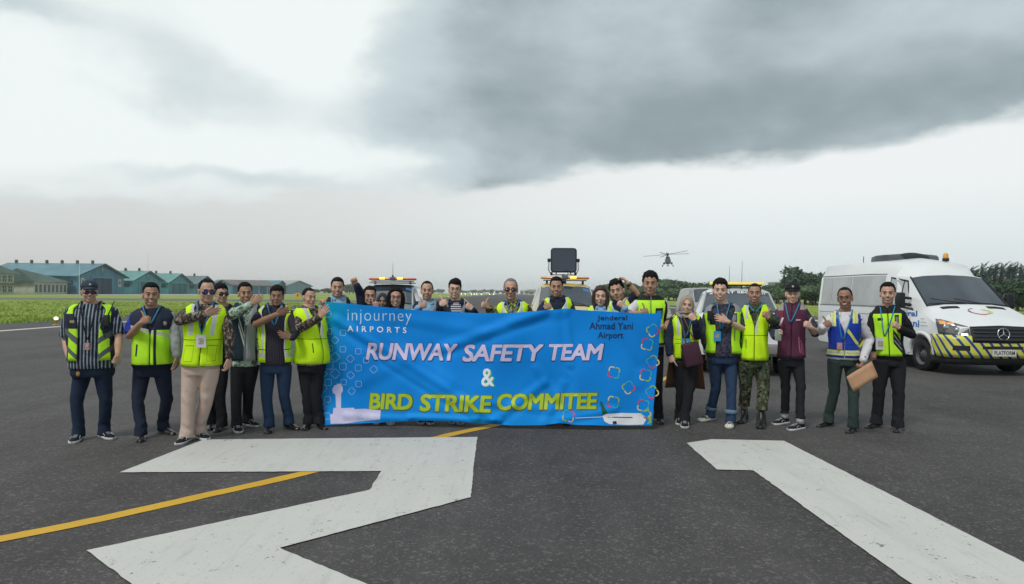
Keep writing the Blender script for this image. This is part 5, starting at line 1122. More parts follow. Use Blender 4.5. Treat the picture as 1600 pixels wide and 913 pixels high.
def hijab(X, parent, m_, T, seed, drape=.62):
    r = np.random.default_rng(seed); rows = []
    for j in range(24):
        el = -math.pi / 2 + math.pi * (j + .5) / 24; row = []
        for i in range(48):
            az = -math.pi + 2 * math.pi * i / 48; d = sph(az, el); c = np.array([0, .006, -.008]); p = c + d * np.array([.094, .112, .134])
            fx, fz = p[0] / .057, (p[2] + .010) / .083; inside = fx * fx + fz * fz; g = sstep(inside, .95, 1.35) if d[1] < 0 else 1
            fold = .003 * math.sin(az * 9 + el * 5 + seed) + .002 * math.sin(az * 17)
            row.append(X(p * (1 - .0) + d * (fold) - d * (1 - g) * .055))
        rows.append(row)
    m = MB(); m.grid(rows, cv=True)
    dr = []
    n = 40
    for q, t in enumerate((1.20, 1.13, 1.08, 1.04, 1.01, .99, .975, drape)):
        row = []
        for i in range(n):
            a = -math.pi + 2 * math.pi * i / n; f = .006 * math.sin(a * 7 + q * .6 + seed)
            if t > 1.12: c = X((0, .005, -.075 if t > 1.15 else -.11)); rad = np.array([.082, .092]) if t > 1.15 else np.array([.083, .085]); row.append(c + T.r * math.sin(a) * (rad[0] + f) + T.f * math.cos(a) * (rad[1] + f))
            else:
                tt = t if math.cos(a) > 0 else t + (1 - t) * .3 * -math.cos(a); row.append(T.pt(tt, a, .034 + f, wx=.0))
        dr.append(row)
    m.grid(dr, cv=True)
    o = m.build('headscarf', m_, parent, solid=.004); return o
def shoe(parent, heel, d, style, k=1.0, label=None):
    d = unit(np.array([d[0], d[1], 0])); s = np.array([-d[1], d[0], 0])
    st = [(0, .020, .055), (.012, .030, .082), (.05, .034, .095), (.09, .036, .090), (.13, .038, .072), (.17, .044, .060), (.21, .0465, .050), (.245, .040, .042), (.268, .026, .034), (.28, .008, .024)]
    z0 = {'sneaker': .026, 'formal': .010, 'chunky': .030, 'boot': .024, 'sandal': .03}[style]
    if style == 'boot': st = [(0, .040, .20), (.008, .052, .235), (.045, .058, .24), (.09, .056, .235), (.125, .046, .13)] + [(q[0] + .005, q[1] * 1.06, q[2] * 1.15) for q in st[5:]]
    if style == 'formal': st = [(q[0] * 1.04, q[1] * .93, q[2] * .9) for q in st]
    rows = []
    for y, w, h in st:
        row = []
        for a in np.linspace(0, 2 * math.pi, 14, False):
            ca, sa = math.cos(a), math.sin(a); x = w * math.copysign(abs(ca) ** .75, ca); z = z0 * .6 + (h - z0 * .6) * (max(0, sa) ** .8) if sa > 0 else z0 * .6
            row.append(heel + d * y * k + s * x * k * (1 if sa <= 0 else 1 - .35 * (max(0, sa) ** 2)) + VZ * z * k)
        rows.append(row)
    cu, cs = {'sneaker': ('shoe_black', 'sole_white'), 'formal': ('shoe_leather', 'shoe_leather'), 'chunky': ('shoe_cream', 'sole_cream'), 'boot': ('boot_black', 'boot_black'), 'sandal': ('shoe_cream', 'sole_white')}[style]
    M_ = {'shoe_black': lambda: cloth('shoe_black', (.012, .014, .02)), 'shoe_leather': lambda: mat('shoe_leather', (.012, .011, .012), rough=.3, spec=.5), 'shoe_cream': lambda: mat('shoe_cream', lambda t: mixc(t, noise(t, coord(t), 16, 2).gt(.56), (.62, .60, .54), (.03, .03, .03)), rough=.6), 'boot_black': lambda: mat('boot_black', (.012, .012, .013), rough=.4, spec=.4), 'sole_white': lambda: mat('sole_white', vary((.50, .50, .50), .1, 20), rough=.7), 'sole_cream': lambda: mat('sole_cream', vary((.62, .60, .55), .1, 20), rough=.7)}
    m = MB(); m.grid(rows, cv=True); m.f.append(list(range(14))); m.m.append(0); m.f.append([(len(st) - 1) * 14 + i for i in range(14)]); m.m.append(0)
    o = m.build('boot' if style == 'boot' else 'shoe', M_[cu](), parent)
    if label: o['label'] = label
    m = MB(); P = []
    for (y, w, h) in st: P.append([heel + d * y * 1.01 * k + s * (w + .004) * k * e - d * .003 + VZ * z for e, z in ((-1, .001), (-1, z0), (1, z0), (1, .001))])
    m.grid(P, cv=True); m.f.append([0, 1, 2, 3]); m.m.append(0); m.f.append([len(P) * 4 - 4 + i for i in range(4)]); m.m.append(0); m.build('sole', M_[cs](), o)
    if style in ('sneaker', 'chunky'):
        m = MB()
        for q in range(4): y = .13 + q * .022; h = np.interp(y, [a[0] for a in st], [a[2] for a in st]); m.tube([heel + d * y * k + s * .018 * e + VZ * (h + .001) for e in (-1, 0, 1)], .0028, 5)
        for e in (-1, 1): m.tube([heel + d * y * k + s * e * (np.interp(y, [a[0] for a in st], [a[1] for a in st]) - .002) + VZ * z for y, z in ((.10, .035), (.14, .058), (.18, .040))], .003, 5)
        m.build('laces', mat('sole_white') if style == 'sneaker' else M_['boot_black'](), o)
    return o
eyew = mat('eye_white', (.55, .53, .52), rough=.2, spec=.6); eyed = mat('eye_dark', (.012, .008, .006), rough=.15, spec=.7); lipm = mat('lips', vary((.34, .15, .125), .1, 60), rough=.45); lipr = mat('lips_red', vary((.45, .07, .08), .1, 60), rough=.4); teeth = mat('teeth', (.66, .64, .60), rough=.3); browm = mat('brow_hair', (.012, .010, .010), rough=.7)
glassfr = mat('glasses_frame', (.015, .015, .02), rough=.3, spec=.5); lensb = mat('lens_dark', (.008, .008, .012), rough=.05, spec=1); lensblue = mat('lens_blue', (.01, .02, .14), rough=.05, spec=1, metal=.3); lenspurp = mat('lens_purple', (.035, .012, .11), rough=.05, spec=1, metal=.3)
clearl = mat('lens_clear', lambda t: (.30, .25, .24, 1), rough=.05, spec=.8)
def face(X, parent, k, mood, brow=1.0, lips=None, eyes=True):
    mo = lambda c, r, rot=0.0: (X(c), X.M @ np.array(Matrix.Rotation(rot, 3, 'Y')) @ np.diag(r) * k)
    for s in (-1, 1):
        if eyes:
            m = MB(); c, M = mo((s * .0305, -.0765, .001), (.0140, .0080, .0042 if mood in ('smile', 'grin') else .0055), s * .05); m.ell(c, (1, 1, 1), M, 12, 8); e = m.build('eye', eyew, parent)
            m = MB(); c, M = mo((s * .0305, -.0828, .001), (.0070, .0032, .0042)); m.ell(c, (1, 1, 1), M, 10, 6); m.build('iris', eyed, e)
            m = MB(); m.tube([X((s * x, y, z)) for x, y, z in ((.0155, -.080, .0035), (.024, -.0845, .0078), (.034, -.0835, .0080), (.046, -.0735, .0025))], .0020 * k, 6); m.build('eyelid', browm, e)
        m = MB(); m.tube([X((s * x, y, z)) for x, y, z in ((.014, -.0885, .0245), (.026, -.0885, .0280), (.040, -.0805, .0262), (.052, -.068, .0190))], [.0022 * k * brow, .0030 * k * brow, .0026 * k * brow, .0012 * k], 6); m.build('eyebrow', browm, parent)
        m = MB(); c, M = mo((s * .0075, -.1035, -.0365), (.0032, .0025, .0018)); m.ell(c, (1, 1, 1), M, 8, 5); m.build('nostril', mat('nostril', (.06, .025, .02)), parent)
    w = {'smile': .0265, 'grin': .029, 'plain': .021}[mood]; up = {'smile': .008, 'grin': .010, 'plain': .001}[mood]; zc = -.0600
    lm = lipr if lips == 'red' else lipm
    up_ = [(x * w, -.0925 + .019 * x * x, zc + .0045 + up * x * x * .8 + (.0015 if abs(x) < .3 and x else 0)) for x in (-1, -.6, -.25, 0, .25, .6, 1)]
    op = {'smile': .0058, 'grin': .0092, 'plain': .0030}[mood]
    lo_ = [(x * w * .97, -.0925 + .019 * x * x, zc - op * (1 - x * x) + up * x * x * .8 + .001) for x in (-1, -.6, -.25, 0, .25, .6, 1)]
    m = MB(); m.tube([X(q) for q in up_], [.0014 * k, .0022 * k, .0027 * k, .0025 * k, .0027 * k, .0022 * k, .0014 * k], 6); m.tube([X(q) for q in lo_], [.0014 * k, .0025 * k, .0034 * k, .0037 * k, .0034 * k, .0025 * k, .0014 * k], 6); mt = m.build('lips', lm, parent)
    if mood != 'plain':
        m = MB(); m.grid([[X((a[0] * .93, a[1] - .0012, a[2])), X(((a[0] + b[0]) / 2 * .93, (a[1] + b[1]) / 2 - .0030, (a[2] + b[2]) / 2)), X((b[0] * .93, b[1] - .0008, b[2]))] for a, b in zip(up_, lo_)]); m.build('teeth', teeth, mt)
def spectacles(X, parent, k, kind):
    lens = {'dark': lensb, 'blue': lensblue, 'purple': lenspurp, 'clear': clearl, 'thin': clearl, 'tint': mat('lens_tint', (.025, .02, .04), rough=.05, spec=1)}[kind]; sun = kind in ('dark', 'blue', 'purple', 'tint')
    e = bpy.data.objects.new('sunglasses' if sun else 'glasses', None); COL.objects.link(e); e.parent = parent
    w, h = (.030, .021) if kind in ('dark', 'blue') else ((.029, .0155) if sun else (.026, .0175)); fr = glassfr
    for s in (-1, 1):
        rim = [(s * .0335 + w * math.copysign(abs(math.cos(a)) ** .7, math.cos(a)), -.0965 + .9 * max(0, abs(s * .0335 + w * math.cos(a)) - .02) ** 1.55, -.001 + h * math.copysign(abs(math.sin(a)) ** .7, math.sin(a)) - (.003 if sun and kind == 'blue' else 0)) for a in np.linspace(0, 6.2832, 20, False)]
        if sun:
            m = MB(); m.add([X(q) for q in rim], [list(range(20))]); m.build('lens', lens, e, solid=.002)
        m = MB(); m.tube([X(q) for q in rim], (.0016 if not sun else .0018) * k, 5, closed=True); m.build('rim', fr, e)
        m = MB(); m.tube([X(q) for q in ((s * .0625, -.084, .006), (s * .074, -.05, .007), (s * .080, .0, .006))], .0020 * k, 5); m.build('temple_arm', fr, e)
    m = MB(); m.tube([X(q) for q in ((-.006, -.0975, .004), (0, -.099, .006), (.006, -.0975, .004))], .002 * k, 5); m.build('bridge', fr, e)
def capm(X, parent, k, m_):
    rows = []
    for el in np.linspace(R(-2), R(89), 10):
        rows.append([X(CRAN_C + np.array([0, 0, .022]) + sph(az, el) * (CRAN_R * np.array([1.10, 1.09, .92]) + .003 * math.cos(az * 6) ** 2)) for az in np.linspace(-math.pi, math.pi, 32, False)])
    m = MB(); m.grid(rows, cv=True); o = m.build('cap', m_, parent, solid=.004)
    m = MB(); m.grid([[X((x * .068 * (1 - .15 * q), -.082 - .062 * q * math.sqrt(max(0, 1 - .72 * x * x)) + .030 * x * x, .062 - .026 * q - .012 * x * x)) for x in np.linspace(-1, 1, 13)] for q in (0, .35, .7, 1)]); m.build('brim', m_, o, solid=.004)
    m = MB(); m.ell(X((0, .012, .034 + .022 + .078)), (.006, .006, .004)); m.build('button', m_, o)
    m = MB(); c = X((0, -.0965, .085)); m.ell(c, (1, 1, 1), X.M @ np.array(Matrix.Rotation(R(-28), 3, 'X')) @ np.diag((.013, .003, .013)) * k, 10, 6); m.build('cap_badge', mat('badge_grey', (.35, .33, .28)), o)
def ribbon(pts, w, nrm):
    rows = []
    for i, p in enumerate(pts):
        d = unit(pts[min(i + 1, len(pts) - 1)] - pts[max(0, i - 1)]); s = unit(np.cross(d, nrm)); rows.append([p - s * w / 2, p + s * w / 2])
    m = MB(); m.grid(rows); return m
def person(P):
    x0, y0, sc = P['crop']; cv = lambda q: (x0 + q[0] / sc, y0 + q[1] / sc)
    g = lambda k, d=None: P.get(k, d)
    # --- feet give the depth
    toes = [cv(q) if q else None for q in g('toes', (None, None))]
    Y = g('Y')
    tg = [G(*q) if q else None for q in toes]
    if Y is None: Y = np.mean([q[1] for q in tg if q is not None]) + .16
    W_ = lambda q, dy=0.0: at(*cv(q), Y - dy)
    hx_, ht, hc_ = g('head'); top = W_((hx_, ht)); chin = W_((hx_, hc_)); Hh = (top[2] - chin[2]); hstyle = g('hair', 'short'); k = (Hh - {'short': .012, 'wavy': .02, 'side': .016, 'long': .018, 'cap': .016, 'hijab': .02}.get(hstyle, .006)) / .228
    k *= .955
    if g('k'): k = g('k')
    hcen = np.array([chin[0], Y - .02 - g('lean', 0.0), 0]); hcen[2] = chin[2] + .108 * k; hcen[0] = at(cv((hx_, 0))[0], cv((0, ht))[1] + 15, Y)[0]
    bear = math.atan2(hcen[0], Y); sd0 = math.sin(bear) * .17 * .75; shd = g('shd', (0, 0)); shA, shB = W_(g('sh')[0], shd[0] - sd0), W_(g('sh')[1], shd[1] + sd0)
    half = np.linalg.norm(shB - shA) / 2
    Sh = (shA + shB) / 2
    if g('hips'): hA, hB = W_(g('hips')[0]), W_(g('hips')[1])
    else:
        Hc = np.array([Sh[0] * .85 + hcen[0] * .15, Y, Sh[2] * .635]); hA, hB = Hc - VX * .095, Hc + VX * .095
    Hc = (hA + hB) / 2; org = np.array([Hc[0], Y, 0.0])
    L = lambda p: np.asarray(p, float) - org
    root = empty('person', org, P['label'], 'person', P.get('group'))
    T = Torso(L(Hc), L(Sh), L(shB) - L(shA), half, g('fat', 1.0), g('belly', 0.0))
    skin = SK[g('skin', 'b')]; X = HX(L(hcen), k, g('yaw', 0) - math.degrees(bear), g('pitch', 0), g('roll', 0))
    nk = T.c(1.07) + T.f * -.012
    # --- legs
    legs = []
    for i, s in enumerate((-1, 1)):
        hip = (hA, hB)[i]
        if tg[i] is not None:
            to = tg[i]; ax = at(*cv(g('ankles')[i]), to[1] + .15)[0] if g('ankles') else to[0]
            dx = np.clip((to[0] - ax) / .20, -.85, .85); fd = np.array([dx, -math.sqrt(1 - dx * dx), 0])
        else:
            to = np.array([hip[0] + s * .03, Y - .17, 0]); fd = unit(np.array([s * .2, -1, 0]))
        heel = to - fd * .275; heel[2] = 0; ank = heel + fd * .065 + VZ * .10
        kn = (at(*cv(g('knees')[i]), Y * .45 + ank[1] * .55 - .02) if g('knees') else (hip + ank) / 2 + np.array([0, -.02, 0]))
        legs.append((L(hip), L(kn), L(ank), L(heel), fd))
    # --- arms
    arms = []
    for i, s in enumerate((-1, 1)):
        a = g('arms', (None, None))[i]; sj = L((shA, shB)[i]) + T.f * 0
        if a is None:
            el = sj + np.array([s * .05, .02, -.29]); wr = el + np.array([s * .0, -.06, -.24]); tip = wr + np.array([0, -.03, -.15]); pose = 'relax'; up = (-s * .3, -1, .0); n = np.array([-s, 0, 0])
        else:
            el = L(W_(a['el'], a.get('eld', .05))); wr = L(W_(a['wr'], a.get('wrd', .2))); tip = L(W_(a['tip'], a.get('td', a.get('wrd', .2)))); pose = a.get('pose', 'relax'); up = a.get('up', (0, 0, 1)); n = np.array(a.get('n', (-s * .6, .8, 0)), float)
        # keep limb lengths plausible by moving the elbow in depth
        arms.append((sj, el, wr, tip, pose, np.array(up, float), n, a or {}))
    # --- skin: body, then fine head and hands, one mesh
    B = MB()
    rows = [[T.pt(t, a, -.012 if t > .3 else -.024) for a in np.linspace(0, 2 * math.pi, 20, False)] for t in (-.08, -.02, .15, .35, .55, .75, .9, .98, 1.05, 1.12)]
    B.grid(rows, cv=True); B.f.append(list(range(20))); B.m.append(0); B.f.append([180 + i for i in range(20)]); B.m.append(0)
    for hip, kn, ank, heel, fd in legs: B.tube([hip, kn, ank, heel + fd * .10 + VZ * .032], [.060, .042, .029, .020], 12)
    for i, (sj, el, wr, tip, pose, up, n, a) in enumerate(arms):
        sleeve = g('sleeve', ('long', 'long'))[i]
        B.tube([T.c(.88) + T.r * (-.08, .08)[i], sj, (sj * .5 + el * .5), el, el * .6 + wr * .4, wr, wr + unit(tip - wr) * .02], [.05, .044, .038, .033, .034, .026, .025] if sleeve == 'long' else [.05, .050, .045, .039, .041, .028, .025], 12)
    B.tube([T.c(1.0), nk, X((0, .012, -.08))], [.07, .058, .050 * k], 14)
    body = remesh_later(B, 'body', skin, root, .0105, 2)
    Fm = MB(); head_parts(Fm, X, nk - VZ * .0, k, hash_(P['label']))
    for (sj, el, wr, tip, pose, up, n, a) in arms: hand(Fm, wr, tip - wr, up, n, pose, g('hk', .98))
    fine = remesh_later(Fm, 'body_fine', skin, root, .0044, 4)
    JOIN.append((body, fine))
    # --- face and hair
    face(X, root, k, g('mood', 'smile'), lips=g('lips'), eyes=g('glasses') not in ('dark', 'blue', 'purple', 'tint'))
    if hstyle == 'hijab': hijab(X, root, CL[g('hijab')], T, hash_(P['label']), g('drape', .96))
    elif hstyle == 'cap': hair(X, root, 'buzz', 'black', 3); capm(X, root, k, CL[g('capc', 'black')])
    else: hair(X, root, hstyle, g('hairc', 'black'), hash_(P['label']))
    if g('glasses'): spectacles(X, root, k, g('glasses'))
    sd = hash_(P['label'])
    # --- trousers
    tm = CL[g('legs', 'black')]; B = MB()
    B.grid([[T.pt(t, a, .006) for a in np.linspace(0, 2 * math.pi, 24, False)] for t in (-.095, -.04, 0, .1, .19)], cv=True); B.f.append(list(range(24))); B.m.append(0); B.f.append([96 + i for i in range(24)]); B.m.append(0)
    wd = g('legw', 1.0)
    for i, (hip, kn, ank, heel, fd) in enumerate(legs):
        c0 = hip * .93 + L(Hc) * .07; zb = {'boot': .19, 'ankle': .13}.get(g('hem', ''), .034); bot = ank + (kn - ank) * max(0, (zb - .10)) / max(.1, (kn[2] - ank[2])); 
        if zb < .1: bot = ank - VZ * (.10 - zb) + fd * .012
        B.tube([c0 + VZ * .02, c0 * .6 + kn * .4, kn, kn * .5 + ank * .5, ank + VZ * .04 if zb < .1 else bot + VZ * .03, bot], [(.088 * wd, .096 * wd), (.078 * wd, .084 * wd), (.060 * wd, .063 * wd), (.057 * wd, .059 * wd), (.056 * wd, .060 * wd), (.064 * wd, .074 * wd)], 18, dome=False)
    remesh_later(B, g('legname', 'trousers'), tm, root, .011, 2, legfolds(.010, sd, [q[1] for q in legs], [q[2] for q in legs]))
    if g('hem') == 'ankle':
        for (hip, kn, ank, heel, fd) in legs:
            m = MB(); m.tube([ank - VZ * .03, ank + VZ * .06], .042, 12, dome=False); m.build('sock', CL['white'] if g('legs') == 'black' else CL['jeancuff'], root)
    if g('cuffs'):
        for (hip, kn, ank, heel, fd) in legs:
            m = MB(); b_ = ank + VZ * .035; m.tube([b_, b_ + unit(kn - ank) * .05], .069, 16, dome=False, cap=False); m.build('trouser_cuff', CL['jeancuff'], root, solid=.006)
    for i, (hip, kn, ank, heel, fd) in enumerate(legs): shoe(root, heel, fd, g('shoes', 'formal'), 1.0)
    if g('skirt'):
        zt, zb2, cm = g('skirt'); m = MB()
        m.grid([[np.array([T.H[0] * 0 + L(Hc)[0], T.H[1], z]) + T.r * math.sin(a) * (w + .012 * math.sin(a * 6 + z * 3)) + T.f * math.cos(a) * (w * .72 + .010 * math.sin(a * 7 + 1)) for a in np.linspace(*g('skirtspan', (0, 6.2832)), 36, False)] for z, w in zip(np.linspace(zt, zb2, 8), np.linspace(.19, .25, 8))], cv=False); m.build('coat_tail' if g('skirtspan') else 'skirt', CL[cm], root, solid=.004)
    # --- shirt
    B = MB(); hem = g('hemt', .05)
    B.grid([[T.pt(t, a, .010 + (.008 if t < .3 else 0)) for a in np.linspace(0, 2 * math.pi, 28, False)] for t in (hem, .15, .3, .5, .7, .85, .95, 1.01, 1.04, 1.055)], cv=True); B.f.append(list(range(28))); B.m.append(0); B.f.append([252 + i for i in range(28)]); B.m.append(0)
    extra = []
    for i, (sj, el, wr, tip, pose, up, n, a) in enumerate(arms):
        sl = g('sleeve', ('long', 'long'))[i]; sk = .058 * (.7 + .3 * T.k); inn = T.c(.86) + T.r * (-.07, .07)[i]
        TB = B if not g('sleevec') or i not in g('sleevec') else MB()
        if TB is not B: extra.append((i, TB))
        if sl == 'long': TB.tube([inn, sj - VZ * .006, sj * .5 + el * .5, el, el * .5 + wr * .5, wr - unit(wr - el) * .01], [.055, sk, .056, .052, .048, .040], 14)
        elif sl == 'mid': TB.tube([inn, sj - VZ * .006, sj * .5 + el * .5, el, el * .75 + wr * .25], [.055, sk, .056, .054, .052], 14)
        else: TB.tube([inn, sj - VZ * .006, sj * .55 + el * .45, sj * .12 + el * .88], [.055, sk, .060, .064], 14, dome=False)
    remesh_later(B, g('shirtname', 'shirt'), CL[g('shirt', 'navy')], root, .0095, 2, folds(.0055, sd + 1))
    for i, TB in extra: remesh_later(TB, 'sleeve', CL[g('sleevec')[i]], root, .0095, 2, folds(.008, sd + 2))
    # collar
    m = MB(); cc = CL[g('collar', g('shirt', 'navy'))]; rw = []
    for q, (t, o) in enumerate(((1.03, .004), (1.075, .006), (1.10, .008), (1.07, .018), (1.03, .020))):
        rw.append([T.pt(t - .075 * max(0, 1 - min(a, 2 * math.pi - a) / 1.3) ** 1.2, a, o) for a in np.linspace(.22, 2 * math.pi - .22, 28)])
    if hstyle != 'hijab': m.grid(rw[:2] + rw[1:][:0] + rw[2:]); m.build('collar', cc, root, solid=.003)
    # --- vest
    if g('vest'):
        ht_ = g('vhem', .12); op = g('open', ('v', .0)); off = g('voff', .027); VT = list(np.linspace(ht_, .95, 16)) + [.985, 1.02, 1.05]
        if op[0] == 'collar': VT += [1.075, 1.095]
        rows, tcs = [], []; r = np.random.default_rng(sd); ph = r.uniform(0, 6.28, 6)
        for t in VT:
            T01 = (t - ht_) / (1 - ht_)
            if op[0] == 'v': o = .012 + .62 * max(0, (t - .62) / .43) ** 1.5 * g('vneck', 1.0)
            elif op[0] == 'open': o = op[1] + .32 * sstep(t, .72, 1.06)
            else: o = .012 + (.16 * sstep(t, 1.04, 1.11))
            row = []
            for j in range(61):
                a = o + (2 * math.pi - 2 * o) * j / 60; wx = .010 * sstep(t, .80, .95) - .0 * sstep(t, 1.0, 1.05); fo = .006 * math.sin(3 * a + ph[0] + 2 * t) * (1 - T01 * .6) + .0035 * math.sin(9 * a + 7 * t + ph[1]) + .004 * math.sin(14 * t + ph[2] + 2 * a) * (T01 < .9)
                flare = .008 * (1 - sstep(T01, 0, .3))
                row.append(T.pt(t, a, off + fo + flare, wx=wx)); w, _, _ = T.dims(t)
                x = math.copysign(abs(math.sin(a)) ** .85, math.sin(a)) * min(1, (w + off) / (T.dims(.6)[0] + off)); tcs.append((x, T01, math.cos(a)))
            rows.append(row)
        m = MB(); m.grid(rows); m.build('vest', VM[g('vest')], root, solid=.005, tc=tcs)
    # --- lanyard and badge
    if g('lanyard'):
        lt = g('lanyard'); col = {'blue': mat('lanyard_blue', (.025, .22, .40), rough=.7), 'black': CL['black']}[lt.get('c', 'blue')]; tb = lt.get('t', .55); off = .042 if g('vest') else .024
        xo = lt.get('x', 0.0)
        for s in (-1, 1):
            pts = [T.pt(1.11, s * 1.5, .018), T.pt(1.095, s * 1.0, .026)] + [T.pt(tt, 0, off) * 1.0 + T.r * (s * .072 * max(0, (tt - tb) / (1.05 - tb)) ** .8 + xo * .10 * (1 - (tt - tb) / (1.05 - tb))) for tt in np.linspace(1.05, tb + .01, 8)]
            ribbon(pts, .012, T.f).build('lanyard', col, root, solid=.002, fix=False)
        if lt.get('card', 1):
            c = T.pt(tb - .05, xo, off + .004); sz = lt.get('size', (.075, .10)); m = MB(); m.box(c - VZ * sz[1] * .4 + T.f * .004, (sz[0], .006, sz[1])); cd = m.build('badge', mat('card_' + str(lt.get('card', 1)), {'1': (.55, .56, .60), 'blue': (.03, .30, .58), 'pink': (.50, .25, .25), 'grey': (.30, .35, .33)}[str(lt.get('card', 1))], rough=.35), root, smooth=False)
            m = MB(); m.box(c - VZ * sz[1] * .4 + T.f * .009 + T.r * 0, (sz[0] * .5, .004, sz[1] * .45)); m.build('badge_photo', mat('badge_photo', vary((.35, .30, .28), .4, 60)), cd, smooth=False)
    if g('patch'):
        for (a, t, rr, c1_, c2_) in g('patch'):
            m = MB(); p0 = T.pt(t, a, .032); m.ell(p0, (rr, .004, rr), None, 16, 6); po = m.build('patch', mat('patch_' + str(c1_), c1_, rough=.6), root); m = MB(); m.ell(p0 + T.f * .0035, (rr * .62, .003, rr * .62), None, 14, 6); m.build('patch_centre', mat('patch_' + str(c2_), c2_), po)
    for i, (sj, el, wr, tip, pose, up, n, a) in enumerate(arms):
        if a.get('watch'):
            d = unit(wr - el); c = wr - d * .03; m = MB(); m.tube([c + d * .012, c - d * .012], .034, 14, dome=False, cap=False); w = m.build('watch', mat('watch_strap', (.015, .015, .018), rough=.4), root, solid=.006)
            u = perp(np.array([0, -1, .35]), d); m = MB(); m.ell(c + u * .036, (1, 1, 1), np.column_stack([d * .017, np.cross(d, u) * .017, u * .007]), 14, 6); m.build('watch_face', mat('watch_face', (.10, .11, .12), rough=.1, spec=.8), w)
    if g('extra'): g('extra')(locals())
    return root, T, arms, L
def hash_(s): return sum(ord(c) * (i + 1) for i, c in enumerate(s)) % 9973
JOIN = []
def join_bodies():
    for body, fine in JOIN:
        b = bmesh.new(); b.from_mesh(body.data); b.from_mesh(fine.data); me = bpy.data.meshes.new('body'); b.to_mesh(me); b.free(); me.materials.append(body.data.materials[0])
        me.polygons.foreach_set('use_smooth', [True] * len(me.polygons)); me.polygons.foreach_set('material_index', [0] * len(me.polygons)); body.data = me
        bpy.data.objects.remove(fine)
c1_ = (80, 410, 3.045); c2_ = (250, 410, 3.04); c3_ = (340, 410, 3.147); c4_ = (490, 420, 6.524); c5_ = (640, 420, 6.524); c6_ = (810, 370, 5.372); c7_ = (970, 410, 3.257); c8_ = (1080, 410, 3.257); c9_ = (1190, 420, 3.382); c10_ = (1260, 420, 3.383)
A = lambda el, wr, tip, pose='relax', **k: dict(el=el, wr=wr, tip=tip, pose=pose, **k)
def radio_p1(v):
    T, root = v['T'], v['root']
    m = MB(); c = T.pt(.80, .62, .05); m.box(c, (.055, .035, .12), M=None); r_ = m.build('radio', blk, root, bevel=.006); m = MB(); m.tube([c + np.array([.015, 0, .06]), c + np.array([.075, 0, .20])], [.007, .005], 6); m.build('antenna', blk, r_)
    m = MB(); m.tube([T.pt(.80, .62, .05) + np.array([-.02, -.02, -.05]), T.pt(.62, .5, .05), T.pt(.55, .62, .04)], .006, 6); m.build('radio_cable', blk, r_)
    c = T.pt(-.02, -.35, .035); m = MB(); m.ell(c, (.020, .006, .026)); m.build('key_fob', mat('brass_fob', (.35, .18, .06), rough=.5), root); m = MB(); m.tube([T.pt(.12, -.35, .02), c], .006, 6); m.build('strap', blk, root)
def bag(v):
    T, root, L = v['T'], v['root'], v['L']; W_ = v['W_']
    m = MB(); c = L(W_((362, 468), .20)); m.box(c, (.22, .07, .28), M=np.array(Matrix.Rotation(R(-14), 3, 'Y')), taper=.92); b = m.build('handbag', CL['bag'], root, bevel=.02)
    m = MB(); m.tube([L(W_((330, 410), .22)), T.pt(.95, -.3, .05), T.pt(1.05, -1.3, .05)], .008, 6); m.tube([L(W_((385, 415), .22)), L(W_((350, 350), .24)), T.pt(1.0, -.2, .05)], .008, 6); m.build('strap', CL['brown'], b)
def phone(v):
    L, W_, root = v['L'], v['W_'], v['root']; m = MB(); m.box(L(W_((88, 352), .28)), (.075, .012, .13)); m.build('card_holder', mat('holder_grey', (.25, .30, .27), rough=.4), root, bevel=.006)
    m = MB(); m.box(L(W_((105, 280), .17)), (.02, .01, .10), M=np.array(Matrix.Rotation(R(20), 3, 'Y'))); m.build('badge_clip', CL['white'], root)
def radio20(v):
    T, root = v['T'], v['root']; c = T.pt(.84, -.70, .045); m = MB(); m.box(c, (.06, .035, .12)); r_ = m.build('radio', blk, root, bevel=.006)
def tie13(v):
    T, root = v['T'], v['root']; m = MB(); m.grid([[T.pt(t, a, .018) for a in np.linspace(-.35, .35, 5)] for t in np.linspace(.70, 1.02, 8)])
    m.build('scarf', mat('striped_scarf', lambda t: mixc(t, (sep(t, coord(t))[2] * 38).fract().gt(.5), (.02, .02, .05), (.5, .5, .55)), rough=.7), root)
